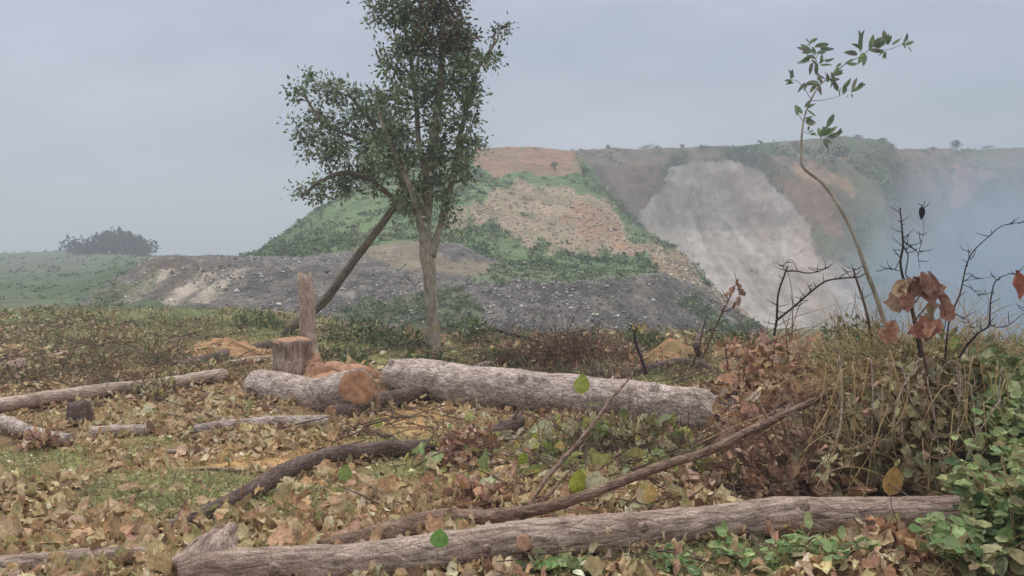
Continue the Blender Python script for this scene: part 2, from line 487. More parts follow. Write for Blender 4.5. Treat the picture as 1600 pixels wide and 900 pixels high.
def leaves(mb, pos, ax, nrm, L, W, curl, fold, col, shape='ovate', nt=5, crumple=.12, mott=.12):
    pos = np.asarray(pos, float).reshape(-1, 3); N = len(pos)
    if N == 0: return
    ax = unit(np.broadcast_to(ax, (N, 3))); nrm = np.broadcast_to(nrm, (N, 3))
    side = unit(np.cross(nrm, ax)); nn = np.cross(ax, side)
    L = np.broadcast_to(L, (N,)); W = np.broadcast_to(W, (N,)); curl = np.broadcast_to(curl, (N,)); fold = np.broadcast_to(fold, (N,))
    cu = np.where(np.abs(curl) < .05, .05, curl)
    t = np.linspace(0, 1, nt); s = np.array([-1, 0, 1.0])
    w = PROF[shape](t); w = np.maximum(w, .04)
    al = L[:, None] * np.sin(cu[:, None] * t) / cu[:, None]
    up = L[:, None] * (1 - np.cos(cu[:, None] * t)) / cu[:, None]
    ww = W[:, None] * .5 * w[None]
    jit = RNG.normal(0, 1, (N, nt, 3)) * crumple * W[:, None, None] * .5
    X = al[:, :, None] + 0 * s
    Y = ww[:, :, None] * s * np.cos(fold)[:, None, None]
    if crumple > .15: Y = Y * (1 + .3 * RNG.normal(0, 1, (N, nt, 3)))
    Z = up[:, :, None] + ww[:, :, None] * np.abs(s) * np.sin(fold)[:, None, None] + jit
    V = pos[:, None, None] + ax[:, None, None] * X[..., None] + side[:, None, None] * Y[..., None] + nn[:, None, None] * Z[..., None]
    base = np.arange(N)[:, None, None] * (nt * 3)
    i = np.arange(nt - 1)[None, :, None]; j = np.arange(2)[None, None, :]
    a = base + i * 3 + j
    Q = np.stack([a, a + 1, a + 4, a + 3], -1).reshape(-1, 4)
    col = np.asarray(col, float)
    col = np.broadcast_to(col, (N, 3))
    C = col[:, None, None, :] * (1 + mott * RNG.normal(0, 1, (N, nt, 3, 1)))
    mb.add(V.reshape(-1, 3), Q, col=np.clip(C, .004, .9).reshape(-1, 3))

def pick(pal, N, wts=None, var=.15):
    pal = np.array([lin(c) for c in pal])
    if wts is not None: wts = np.array(wts, float) / sum(wts)
    k = RNG.choice(len(pal), N, p=wts)
    g = pal.mean(1, keepdims=True); pal = (pal * .8 + g * .2) * 1.08
    return np.clip(pal[k] * (1 + var * RNG.normal(0, 1, (N, 1))) * (1 + .05 * RNG.normal(0, 1, (N, 3))), .01, .85)

def rdir(N, zlo=-1, zhi=1):
    a = RNG.uniform(0, 2 * np.pi, N); z = RNG.uniform(zlo, zhi, N); r = np.sqrt(np.clip(1 - z * z, 0, 1))
    return np.stack([np.cos(a) * r, np.sin(a) * r, z], -1)

DRY = [(212, 184, 132), (222, 198, 150), (186, 150, 104), (150, 116, 82), (200, 168, 124), (172, 162, 104), (228, 212, 168)]
DRYW = [5, 4, 4, 2.5, 3, 2, 1.5]
RUST = [(196, 152, 114), (170, 124, 92), (212, 174, 130), (142, 104, 80), (196, 158, 132)]
OLIVE = [(172, 166, 114), (152, 140, 96), (190, 180, 130), (136, 136, 88), (202, 190, 144), (164, 142, 110)]
GREEN = [(96, 138, 74), (76, 120, 66), (122, 158, 86), (66, 104, 62)]
YELLOW = [(170, 172, 84), (190, 180, 92), (146, 160, 80)]

# ------------------------------------------------------------------ terrain sheets
def inpoly(px, py, poly, jit=9.0, sc=.03, seed=0):
    jit = jit * 2.2
    q = v3(px * sc, py * sc, seed)
    x = px + jit * 2.4 * fbm(q, 3, seed + 1); y = py + jit * 2.4 * fbm(q + 31.7, 3, seed + 2)
    ins = np.zeros(x.shape, bool); n = len(poly)
    for i in range(n):
        x1, y1 = poly[i]; x2, y2 = poly[(i + 1) % n]
        if y1 == y2: continue
        c = ((y1 > y) != (y2 > y)) & (x < (x2 - x1) * (y - y1) / (y2 - y1) + x1)
        ins ^= c
    return ins.astype(float) * (.82 + .9 * np.clip(fbm(v3(px * .12, py * .12, seed + 5), 3, 8), -.3, .2))

def sheet(name, mat, px0, px1, dpx, rows, sub, color, nz, label=None):
    """rows: list of control curves [(px,py,D),...] from near to far, lofted into one ground surface"""
    px = np.arange(px0, px1 + dpx, dpx)
    R3 = []
    for c in rows:
        c = np.array(c, float)
        R3.append(P(px, np.interp(px, c[:, 0], c[:, 1]), np.interp(px, c[:, 0], c[:, 2])))
    out_ = []
    for a in range(len(R3) - 1):
        for k in range(sub[a]):
            t = k / sub[a]
            out_.append(R3[a] * (1 - t) + R3[a + 1] * t)
    out_.append(R3[-1])
    V = np.stack(out_)                                  # rows x cols x 3
    V = nz(V)
    qx, qy = proj(V)
    C = color(V, qx, qy)
    nr, nc = V.shape[:2]
    i = np.arange(nr - 1)[:, None]; j = np.arange(nc - 1)[None]
    Q = np.stack(np.broadcast_arrays(i * nc + j, i * nc + j + 1, (i + 1) * nc + j + 1, (i + 1) * nc + j), -1).reshape(-1, 4)
    mb = MB(); mb.add(V.reshape(-1, 3), Q, col=np.clip(C, .01, .8).reshape(-1, 3))
    o = mb.build(name, mat); tag(o, label, None, None, 'structure')
    return V, C

def blend(C, k, c):
    k = np.clip(k, 0, 1)[..., None]
    return C * (1 - k) + np.asarray(c) * k

# --- near field, one sheet out past the hills
def ell(px, py, cx, cy, rx, ry):
    return np.clip(1.25 - ((px - cx) / rx) ** 2 - ((py - cy) / ry) ** 2, 0, 1)

GRASSB = [(620, 690, 90, 20, .5), (290, 765, 170, 36, 1), (60, 722, 100, 26, .9), (470, 775, 90, 26, .8), (620, 735, 60, 18, .6), (330, 800, 70, 18, .6),
          (80, 480, 160, 22, .9), (300, 505, 160, 30, .7), (150, 540, 140, 30, .4), (1060, 590, 70, 14, 1), (1150, 575, 60, 14, .8),
          (640, 560, 130, 22, .9), (560, 540, 80, 20, .9), (1220, 555, 90, 20, 1), (1150, 520, 60, 22, .9), (230, 690, 60, 15, .4),
          (900, 700, 120, 40, .3), (1100, 870, 200, 40, .5), (850, 880, 80, 30, .7), (420, 530, 60, 20, .6), (1500, 590, 160, 40, .6), (700, 600, 90, 12, .5)]
def grassmask(px, py):
    g = 0 * px
    for a in GRASSB: g = np.maximum(g, a[4] * ell(px, py, *a[:4]))
    return g
TANB = [(400, 722, 150, 11, .9), (640, 662, 70, 24, .8), (350, 540, 62, 16, .5), (520, 705, 120, 12, .7), (560, 690, 140, 16, .4), (250, 735, 100, 10, .4)]
def tanmask(px, py):
    g = 0 * px
    for a in TANB: g = np.maximum(g, a[4] * ell(px, py, *a[:4]))
    return g

def make_ground():
    D = np.concatenate([np.linspace(-3, 3.4, 12), np.geomspace(3.6, 34, 330), np.geomspace(36, 760, 50)])
    u = np.linspace(-1, 1, 421)
    Y, U = np.meshgrid(D, u, indexing='ij')
    X = U * (4.0 + np.abs(Y) * .95)
    Z = G(X, Y) + .02 * fbm(v3(X * 7, Y * 7), 3, 77) * (Y < 32)
    V = v3(X, Y, Z)
    qx, qy = proj(V)
    near = Y > 3
    n1 = fbm(v3(X * .8, Y * .8), 4, 4); n2 = fbm(v3(X * 5, Y * 5), 3, 14)
    C = np.broadcast_to(lin((118, 94, 68)), V.shape).copy()
    C = blend(C, np.clip(.5 + n1 * 2.5, 0, 1), lin((138, 112, 82)))
    C = blend(C, np.clip(n2 * 2.5, 0, .7), lin((86, 66, 50)))
    g = grassmask(qx, qy) * near
    C = blend(C, np.clip(g * (1.0 + n2 * 2), 0, 1), lin((146, 148, 92)))
    C = blend(C, np.clip(tanmask(qx, qy) * (1.1 + n2 * 2), 0, 1), lin((186, 150, 102)))
    C = blend(C, sst(17, 27, Y - .3 * X) * (.6 + n1), lin((96, 110, 72)))
    mb = MB(); nr, nc = X.shape
    i = np.arange(nr - 1)[:, None]; j = np.arange(nc - 1)[None]
    Q = np.stack(np.broadcast_arrays(i * nc + j, i * nc + j + 1, (i + 1) * nc + j + 1, (i + 1) * nc + j), -1).reshape(-1, 4)
    mb.add(V.reshape(-1, 3), Q, col=np.clip(C, .01, .8).reshape(-1, 3))
    tag(mb.build('ground', M['ground']), 'cleared brown soil with dry leaves and low grass', None, None, 'structure')
make_ground()

def nz_gen(amp, sc, rill=0, rsc=.3, seed=0, aniso=1.0):
    def f(V):
        V = V.copy()
        n = fbm(V * np.array([sc, sc * .6, sc * aniso]), 5, seed)
        V[..., 2] += amp * 2 * n
        V[..., 1] += amp * 2 * fbm(V * sc * 1.3 + 40, 4, seed + 5)
        V[..., 1] += amp * .9 * fbm(V * sc * 5 + 11, 4, seed + 15)
        V[..., 2] += amp * .5 * fbm(V * sc * 5 + 91, 4, seed + 25)
        if rill:
            xx = V[..., 0] + .5 * V[..., 2]
            rn = np.abs(fbm(v3(xx * rsc, V[..., 2] * rsc * .25, seed), 4, seed + 9)) * 2
            V[..., 1] += rill * (rn - .25)
        return V
    return f

# left far hills
def col_left(V, qx, qy):
    n = fbm(V * .06, 5, 2); n2 = fbm(V * .25, 4, 12)
    C = np.broadcast_to(lin((90, 104, 78)), V.shape).copy()
    C = blend(C, np.clip(.5 + n * 4, 0, 1), lin((112, 116, 90)))
    C = blend(C, np.clip(n2 * 3, 0, .8), lin((66, 88, 58)))
    C = blend(C, inpoly(qx, qy, [(-400, 400), (160, 398), (110, 416), (30, 420), (-400, 428)], 6), lin((98, 102, 86)))
    C = blend(C, .6 * inpoly(qx, qy, [(130, 470), (215, 412), (300, 405), (240, 440), (190, 480)], 8), lin((124, 116, 94)))
    return C
VL, CL = sheet('far_hill', M['hill'], -700, 420, 4,
    [[(-700, 520, 40), (0, 505, 40), (420, 505, 44)],
     [(-700, 470, 70), (0, 462, 70), (110, 462, 66), (180, 440, 62), (230, 412, 62), (420, 414, 75)],
     [(-700, 420, 140), (0, 424, 140), (150, 424, 120), (240, 408, 90), (420, 412, 110)],
     [(-700, 388, 260), (-200, 394, 250), (0, 396, 240), (90, 392, 230), (150, 394, 220), (235, 402, 200), (420, 410, 200)],
     [(-700, 400, 420), (420, 412, 400)]],
    [40, 40, 50, 10], col_left, nz_gen(.35, .12, seed=3))

# gravel bank in the middle distance
TOP = [(120, 476, 52), (165, 452, 52), (200, 428, 53), (235, 406, 54), (275, 400, 54), (310, 405, 54), (400, 407, 54), (470, 413, 53), (560, 419, 52), (640, 428, 51),
       (740, 436, 50), (900, 437, 50), (1000, 428, 51), (1040, 428, 52), (1090, 455, 53), (1150, 486, 54), (1200, 512, 56), (1280, 540, 60), (1420, 560, 66)]
def col_bank(V, qx, qy):
    n = fbm(V * .5, 5, 2); n2 = fbm(V * 2.2, 4, 12)
    C = np.broadcast_to(lin((118, 112, 106)), V.shape).copy()
    C = blend(C, np.clip(.4 + n * 4, 0, 1), lin((92, 88, 86)))
    C = blend(C, np.clip(n2 * 4, 0, .9), lin((146, 138, 128)))
    C = blend(C, .6 * inpoly(qx, qy, [(160, 470), (230, 410), (370, 405), (330, 440), (280, 480)], 8), lin((124, 106, 96)))
    for s_ in ((250, 480, 330, 425), (318, 468, 372, 420), (200, 470, 262, 420)):
        d = np.abs((qx - s_[0]) * (s_[3] - s_[1]) - (qy - s_[1]) * (s_[2] - s_[0])) / math.hypot(s_[2] - s_[0], s_[3] - s_[1])
        C = blend(C, .95 * np.clip(1.5 - d / 9 + 2 * n2, 0, 1) * ((qy > s_[3]) & (qy < s_[1] + 5)), lin((188, 174, 158)))
    C = blend(C, inpoly(qx, qy, [(370, 396), (560, 392), (640, 420), (760, 434), (900, 436), (900, 420), (700, 400), (600, 360), (360, 380)], 5), lin((142, 130, 110)))
    C = blend(C, .85 * inpoly(qx, qy, [(740, 436), (880, 440), (1010, 430), (1030, 418), (960, 405), (780, 410)], 7), lin((84, 108, 70)))
    C = blend(C, .6 * inpoly(qx, qy, [(740, 428), (1030, 420), (1030, 432), (900, 440), (740, 440)], 3), lin((138, 150, 118)))
    C = blend(C, .7 * inpoly(qx, qy, [(1090, 455), (1190, 520), (1110, 520), (1050, 480)], 9), lin((84, 104, 72)))
    C = blend(C, .7 * inpoly(qx, qy, [(460, 520), (560, 470), (700, 450), (760, 480), (700, 520)], 14), lin((96, 108, 72)))
    C = blend(C, .6 * inpoly(qx, qy, [(120, 500), (160, 458), (230, 418), (250, 430), (190, 500)], 9), lin((98, 110, 74)))
    return C
VB, CB = sheet('gravel_bank', M['bank'], 120, 1420, 2.4,
    [[(120, 520, 44), (760, 530, 42), (1420, 600, 50)], TOP,
     [(120, 470, 62), (235, 402, 66), (380, 398, 68), (470, 400, 68), (560, 388, 66), (640, 376, 66), (720, 382, 66), (790, 412, 67), (900, 420, 67), (1000, 424, 66), (1100, 450, 66), (1200, 525, 68), (1420, 600, 80)],
     [(120, 480, 80), (420, 420, 84), (1420, 620, 90)]],
    [60, 26, 8], col_bank, nz_gen(.22, .45, .9, .55, seed=8))

# big mound
CREST = [(340, 412, 108), (385, 404, 108), (405, 388, 108), (440, 365, 109), (480, 338, 110), (520, 314, 111), (560, 292, 112), (620, 268, 114), (690, 246, 116), (735, 233, 118),
         (780, 229, 120), (850, 231, 120), (895, 236, 120), (925, 262, 118), (955, 300, 116), (990, 345, 112), (1030, 372, 106), (1065, 392, 98), (1100, 435, 90), (1150, 476, 84), (1220, 530, 80), (1300, 580, 76)]
def col_mound(V, qx, qy):
    n = fbm(V * .12, 5, 2); n2 = fbm(V * .55, 4, 12)
    C = np.broadcast_to(lin((96, 122, 78)), V.shape).copy()
    C = blend(C, np.clip(.4 + n * 4, 0, 1), lin((116, 130, 90)))
    C = blend(C, np.clip(n2 * 3.5, 0, .8), lin((78, 104, 64)))
    C = blend(C, inpoly(qx, qy, [(720, 222), (905, 220), (915, 262), (880, 278), (800, 276), (745, 262)], 8), lin((160, 124, 106)))
    C = blend(C, inpoly(qx, qy, [(742, 306), (800, 292), (870, 294), (930, 306), (965, 345), (1000, 388), (985, 400), (900, 396), (850, 380), (790, 370), (742, 350)], 12), lin((166, 144, 122)))
    C = blend(C, .9 * inpoly(qx, qy, [(905, 310), (940, 330), (1000, 385), (990, 402), (920, 370), (880, 340)], 9), lin((168, 132, 104)))
    C = blend(C, .8 * inpoly(qx, qy, [(695, 318), (740, 315), (735, 352), (700, 358)], 10), lin((158, 136, 116)))
    C = blend(C, .8 * inpoly(qx, qy, [(985, 372), (1050, 378), (1110, 440), (1180, 500), (1100, 480), (1030, 425)], 9), lin((164, 136, 104)))
    C = blend(C, .8 * inpoly(qx, qy, [(1020, 395), (1060, 400), (1075, 425), (1030, 420)], 6), lin((162, 126, 98)))
    C = blend(C, .5 * inpoly(qx, qy, [(900, 240), (960, 290), (1000, 345), (975, 350), (930, 300)], 9), lin((84, 92, 68)))
    C = blend(C, np.clip(n2 * 6 - .7, 0, .75) * inpoly(qx, qy, [(720, 250), (1000, 250), (1100, 440), (740, 440)], 9), lin((92, 96, 66)))
    return C
VM, CM = sheet('hill', M['hill'], 340, 1300, 2.6,
    [[(340, 424, 66), (560, 400, 64), (700, 400, 64), (800, 432, 64), (1000, 432, 64), (1110, 462, 66), (1300, 600, 66)],
     [(340, 416, 80), (470, 392, 76), (560, 372, 76), (640, 356, 78), (740, 350, 80), (800, 384, 76), (900, 396, 76), (1000, 402, 76), (1060, 420, 74), (1110, 450, 72), (1300, 590, 70)],
     [(340, 414, 95), (440, 378, 92), (540, 318, 96), (640, 296, 99), (740, 288, 102), (850, 292, 104), (915, 300, 104), (960, 335, 98), (1030, 386, 90), (1100, 440, 80), (1300, 588, 73)],
     CREST,
     [(340, 424, 140), (740, 250, 150), (900, 262, 150), (1000, 400, 140), (1300, 640, 120)]],
    [34, 40, 44, 10], col_mound, nz_gen(.55, .13, 1.0, .16, seed=21))

# quarry cliff on the right
def col_cliff(V, qx, qy):
    n = fbm(V * .05, 5, 2); n2 = fbm(V * .22, 4, 12)
    C = np.broadcast_to(lin((100, 84, 68)), V.shape).copy()
    C = blend(C, np.clip(.35 + n * 6, 0, 1), lin((78, 88, 58)))
    C = blend(C, np.clip(n2 * 4, 0, .8), lin((82, 92, 66)))
    C = blend(C, .85 * inpoly(qx, qy, [(600, 222), (905, 226), (980, 232), (1130, 226), (1130, 244), (1040, 250), (930, 262), (600, 250)], 5), lin((104, 96, 84)))
    C = blend(C, .8 * inpoly(qx, qy, [(940, 262), (1040, 248), (1030, 290), (1000, 330), (960, 320)], 9), lin((132, 106, 92)))
    C = blend(C, inpoly(qx, qy, [(1045, 262), (1085, 250), (1150, 252), (1195, 275), (1235, 315), (1262, 352), (1275, 398), (1335, 420), (1352, 470), (1400, 700), (1000, 700), (1000, 330), (1030, 300)], 3, .06) * 1.15, lin((188, 178, 170)))
    C = blend(C, .55 * inpoly(qx, qy, [(1240, 330), (1262, 352), (1275, 398), (1335, 420), (1360, 520), (1290, 520), (1230, 430)], 6), lin((184, 162, 150)))
    C = blend(C, .45 * inpoly(qx, qy, [(1040, 270), (1070, 262), (1085, 420), (1160, 520), (1080, 470), (1000, 380)], 6), lin((140, 130, 122)))
    C = blend(C, np.clip(3.5 * fbm(v3(V[..., 0] * .5, 4, V[..., 2] * .07), 4, 44), 0, .5), lin((136, 122, 112)))
    C = blend(C, .8 * inpoly(qx, qy, [(1060, 270), (1130, 255), (1180, 278), (1160, 300), (1100, 310)], 12), lin((180, 168, 158)))
    C = blend(C, .7 * inpoly(qx, qy, [(1120, 264), (1170, 264), (1200, 300), (1230, 360), (1180, 380)], 12), lin((156, 136, 126)))
    C = blend(C, .8 * inpoly(qx, qy, [(1195, 270), (1260, 280), (1310, 330), (1330, 380), (1290, 370), (1240, 320)], 10), lin((142, 108, 84)))
    C = blend(C, .85 * inpoly(qx, qy, [(1130, 225), (1395, 212), (1395, 245), (1250, 250), (1150, 246)], 7), lin((84, 104, 66)))
    C = blend(C, .85 * inpoly(qx, qy, [(1290, 260), (1395, 250), (1400, 440), (1350, 430), (1320, 380), (1345, 320)], 12), lin((88, 106, 68)))
    C = blend(C, .8 * inpoly(qx, qy, [(1255, 355), (1300, 370), (1345, 420), (1280, 395)], 8), lin((86, 106, 66)))
    C = blend(C, .8 * inpoly(qx, qy, [(1230, 255), (1300, 262), (1330, 300), (1265, 290)], 8), lin((166, 130, 100)))
    n3 = fbm(v3(V[..., 0] * .35 + .1 * V[..., 2], V[..., 2] * .05, 3), 4, 66)
    C = blend(C, np.clip(n3 * 4, 0, .4), lin((126, 110, 98)))
    C = blend(C, .5 * inpoly(qx, qy, [(1400, 240), (1900, 236), (1900, 600), (1420, 600)], 9), lin((138, 126, 122)))
    C = blend(C, .8 * inpoly(qx, qy, [(1480, 300), (1500, 262), (1560, 268), (1530, 290), (1490, 330)], 9), lin((186, 146, 136)))
    return C
VC, CC = sheet('quarry_cliff', M['cliff'], 560, 2300, 3,
    [[(560, 560, 110), (1000, 560, 110), (1360, 560, 110), (1440, 560, 112), (2300, 560, 120)],
     [(560, 420, 150), (990, 440, 140), (1120, 470, 138), (1200, 485, 134), (1300, 452, 128), (1380, 440, 126), (1440, 470, 140), (1600, 480, 150), (2300, 480, 150)],
     [(560, 300, 165), (960, 330, 158), (1010, 350, 162), (1100, 360, 164), (1200, 352, 158), (1260, 350, 146), (1330, 330, 140), (1385, 330, 142), (1420, 345, 160), (1600, 350, 172), (2300, 350, 175)],
     [(560, 262, 172), (960, 262, 168), (1035, 258, 172), (1100, 250, 174), (1180, 258, 170), (1240, 250, 160), (1300, 248, 155), (1390, 250, 160), (1420, 262, 175), (2300, 262, 185)],
     [(560, 240, 180), (900, 236, 180), (960, 232, 178), (1000, 234, 178), (1080, 231, 178), (1150, 229, 176), (1200, 223, 172), (1270, 219, 168), (1340, 217, 168), (1380, 222, 172), (1402, 233, 180), (1500, 234, 185), (1600, 231, 190), (2300, 228, 200)],
     [(560, 246, 260), (2300, 236, 260)]],
    [26, 44, 40, 22, 8], col_cliff, nz_gen(.9, .12, 8.0, .055, seed=33, aniso=1.4))

# ------------------------------------------------------------------ loose stones and scrub on the slopes (stuff)
def sample_sheet(V, C, N, wfn):
    nr, nc = V.shape[:2]
    qx, qy = proj(V)
    w = wfn(V, qx, qy, C).ravel(); w = np.clip(w, 0, None)
    k = RNG.choice(len(w), N, p=w / w.sum())
    i, j = k // nc, k % nc
    i = np.clip(i, 0, nr - 2); j = np.clip(j, 0, nc - 2)
    a, b = RNG.random(N)[:, None], RNG.random(N)[:, None]
    return V[i, j] * (1 - a) * (1 - b) + V[i + 1, j] * a * (1 - b) + V[i, j + 1] * (1 - a) * b + V[i + 1, j + 1] * a * b

OCT = np.array([(1, 0, 0), (-1, 0, 0), (0, 1, 0), (0, -1, 0), (0, 0, 1), (0, 0, -1)], float)
OCF = np.array([(0, 2, 4), (2, 1, 4), (1, 3, 4), (3, 0, 4), (2, 0, 5), (1, 2, 5), (3, 1, 5), (0, 3, 5)])
def rocks(mb, pos, size, col):
    N = len(pos)
    J = OCT[None] * (1 + .5 * (RNG.random((N, 6, 3)) - .3)) + .35 * RNG.normal(0, 1, (N, 6, 3)) * .6
    V = pos[:, None] + J * size[:, None, None] * np.array([1, 1, .7])
    F_ = (np.arange(N)[:, None, None] * 6 + OCF[None]).reshape(-1, 3)
    mb.add(V.reshape(-1, 3), None, F_, col=np.repeat(col, 6, 0))

mb = MB()
p = sample_sheet(VB, CB, 13000, lambda V, x, y, C: (y > 395) * (1.2 - .9 * (C[..., 1] > C[..., 0])) * (.15 + np.clip(.4 + 3 * fbm(V * .35, 3, 61), 0, 1.5)))
s = RNG.lognormal(math.log(.045), .5, len(p)).clip(.02, .2)
rocks(mb, p, s, pick([(176, 170, 162), (146, 140, 134), (112, 108, 104), (88, 84, 84), (206, 200, 192)], len(p), [2, 3.5, 4, 4, .6]))
tag(mb.build('gravel', M['rock'], smooth=False), 'loose grey stones strewn over the gravel bank', None, None, 'stuff')
mb = MB()
p = sample_sheet(VM, CM, 4200, lambda V, x, y, C: ((C[..., 0] > C[..., 1] * 1.12) * 1.0 * (y > 285) + .04) * (x > 640))
s = RNG.lognormal(math.log(.1), .4, len(p)).clip(.05, .3)
rocks(mb, p, s, pick([(178, 158, 136), (138, 120, 102), (168, 146, 122), (120, 104, 88), (188, 172, 152)], len(p)))
tag(mb.build('stones', M['rock'], smooth=False), 'tan stones scattered over the bare hillside', None, None, 'stuff')

def scrub(mb, pos, size, pal, per=26, flat=.7, dens=1.0):
    N = len(pos); k = per
    c = np.repeat(pos, k, 0); sz = np.repeat(size, k)
    d = rdir(N * k, -.1, 1) * (RNG.random((N * k, 1)) ** .4)
    p_ = c + d * sz[:, None] * np.array([1, 1, flat])
    base = np.repeat(pick(pal, N, var=.25), k, 0) * (1 + .2 * RNG.normal(0, 1, (N * k, 1)))
    leaves(mb, p_, rdir(N * k), rdir(N * k, .1, 1), sz * RNG.uniform(.35, .7, N * k), sz * RNG.uniform(.25, .5, N * k), RNG.uniform(-1, 1, N * k), .3, np.clip(base, .01, .5), nt=3, crumple=.3)

SCRUB = [(98, 126, 78), (112, 136, 86), (86, 110, 68), (130, 144, 96), (120, 130, 90)]
isgreen = lambda C: np.clip((C[..., 1] - C[..., 0]) / C[..., 1] * 9, 0.0, 1)
mb = MB()
p = sample_sheet(VM, CM, 2600, lambda V, x, y, C: (isgreen(C) + .03) * (y < 450) * np.clip(.3 + 4 * fbm(V * .12, 3, 71), .05, 1))
scrub(mb, p - [0, 0, .05], RNG.uniform(.2, .62, len(p)), SCRUB, 14)
p = sample_sheet(VC, CC, 3200, lambda V, x, y, C: (isgreen(C) + .05 * (C[..., 0] < .3)) * np.clip(.3 + 4 * fbm(V * .08, 3, 73), .02, 1))
scrub(mb, p - [0, 0, .1], RNG.uniform(.3, 1.0, len(p)), SCRUB, 16)
p = sample_sheet(VL, CL, 1300, lambda V, x, y, C: (isgreen(C) + .1) * (y < 500) * np.clip(.3 + 4 * fbm(V * .1, 3, 75), .05, 1))
scrub(mb, p - [0, 0, .05], RNG.uniform(.15, .7, len(p)) * (p[:, 1] / 110).clip(.4, 1.5), SCRUB, 12)
p = sample_sheet(VB, CB, 1500, lambda V, x, y, C: (isgreen(C) + .012) * (y > 405))
scrub(mb, p - [0, 0, .03], RNG.uniform(.08, .3, len(p)), SCRUB, 14)
X, Y = RNG.uniform(-.62, .45, 1500), RNG.uniform(17, 31, 1500); X = X * Y
kk = (Y < 29 - 8 * sst(-9, 0, X) + RNG.normal(0, 1.5, 1500)) & (RNG.random(1500) < .45 - .3 * sst(0, 4, X)); X, Y = X[kk], Y[kk]
scrub(mb, v3(X, Y, G(X, Y)), RNG.uniform(.06, .24, len(X)), [(128, 140, 94), (144, 148, 100), (150, 136, 100), (160, 148, 108), (136, 120, 92)], 14, .7)
tag(mb.build('scrub', M['farveg']), 'low green scrub and tufts spread over the slopes', None, None, 'stuff')

# ------------------------------------------------------------------ trees and bushes on the skyline
def bush_thing(px, py, D, w, h, label, name='bush', cat='bush', n=260, pal=SCRUB, group=None, sink=.25, trunk=False):
    c = P(px, py, D)
    w_, h_ = w * D / F, h * D / F
    root = thing(name, c - [0, 0, sink], label, cat, group)
    mb = MB()
    nl = max(3, int(w / 7))
    lob = np.stack([RNG.uniform(-.75, .75, nl) * w_ / 2, RNG.uniform(-.5, .5, nl) * w_ / 2, RNG.uniform(.35, .75, nl) * h_], -1)
    lob[:, 2] *= 1.15 - .75 * (lob[:, 0] / (w_ / 2)) ** 2
    k = RNG.integers(0, nl, n)
    p_ = lob[k] + rdir(n) * (RNG.random((n, 1)) ** .45) * np.array([w_ * .3, w_ * .3, h_ * .36])
    p_[:, 2] = np.clip(p_[:, 2], 0, None)
    sz = min(w_, h_) * .13
    leaves(mb, p_, rdir(n), rdir(n, .1, 1), sz * RNG.uniform(.6, 1.4, n), sz * RNG.uniform(.5, 1, n), RNG.uniform(-1, 1, n), .3, pick(pal, n, var=.25), nt=3, crumple=.3)
    mb.build('foliage', M['farveg'], root)
    mb = MB()
    for q in range(4):
        a = lob[q % nl]
        tube(mb, [(a[0] * .15, a[1] * .15, -.1), (a[0] * .5, a[1] * .5, a[2] * .55), tuple(a)], [h_ * .04, h_ * .025, h_ * .01], 5, h_ * .2)
    mb.build('stem', M['bark_dark'], root)
    return root
DKG = [(40, 54, 42), (34, 46, 38), (50, 64, 48), (44, 52, 44)]
bush_thing(175, 403, 205, 104, 42, 'largest dark tree clump on the left horizon', 'tree', 'tree', 2600, DKG)
bush_thing(150, 402, 206, 50, 30, 'middle tree at the left flank of the dark horizon clump', 'tree', 'tree', 900, DKG)
bush_thing(212, 407, 198, 44, 26, 'low tree at the right flank of the dark horizon clump', 'tree', 'tree', 900, DKG)
bush_thing(108, 395, 228, 18, 11, 'small round tree just left of the dark horizon clump', 'tree', 'tree', 260, DKG)
bush_thing(95, 395, 229, 9, 8, 'tiny tree furthest left on the horizon', 'tree', 'tree', 140, DKG)
bush_thing(262, 406, 88, 48, 9, 'dark low bushes where the gravel bank meets the sky', 'bush', 'bush', 500, DKG, sink=.1)
for a in [(908, 236, 180, 14, 7, 'small bush on the ridge right above the orange bank'), (950, 233, 179, 11, 9, 'upright little bush alone on the ridge'),
          (1010, 233, 178, 26, 10, 'wide bush on the ridge left of the pale cliff'), (1125, 231, 177, 30, 8, 'low bush on the ridge directly above the pale cliff'),
          (1160, 246, 172, 44, 22, 'large dark bush hanging over the top of the pale cliff'), (1182, 262, 170, 28, 18, 'second dark bush lower down the cliff edge'),
          (1222, 226, 171, 24, 9, 'bush on the ridge left of the slender sapling'),
          (1343, 219, 168, 20, 11, 'dark bush on the highest hump of the ridge'), (1300, 250, 155, 40, 26, 'leafy bush below the hump beside the sapling stem'),
          (1380, 226, 174, 18, 8, 'bush where the green hump drops to the smoky ridge'), (1460, 234, 184, 16, 8, 'small bush on the smoky ridge'),
          (1495, 234, 185, 21, 17, 'tallest dark bush on the smoky ridge at right'), (1545, 233, 187, 22, 9, 'bush on the smoky ridge right of the tallest one'),
          (1065, 232, 178, 8, 9, 'thin bush on the ridge above the brown gully')]:
    bush_thing(*a, 'bush', 'bush', 240, DKG, 'bushes along the quarry ridge', .3)
for a in [(868, 262, 112, 14, 12, 'single small bush in the orange earth of the hilltop'), (912, 274, 108, 18, 16, 'bush at the right edge of the orange earth'),
          (925, 300, 106, 30, 14, 'bush on the hill shoulder over the brown gully'), (1050, 405, 92, 16, 12, 'bush on the sandy spur of the hill'),
          (738, 288, 106, 28, 12, 'bush beside the trunk top on the green hill'),
          (880, 392, 77, 30, 10, 'bush under the stony hillside patch'), (808, 376, 80, 34, 11, 'bush left below the stony hillside patch')]:
    bush_thing(*a, 'bush', 'bush', 220, SCRUB, 'bushes on the big hill', .15)

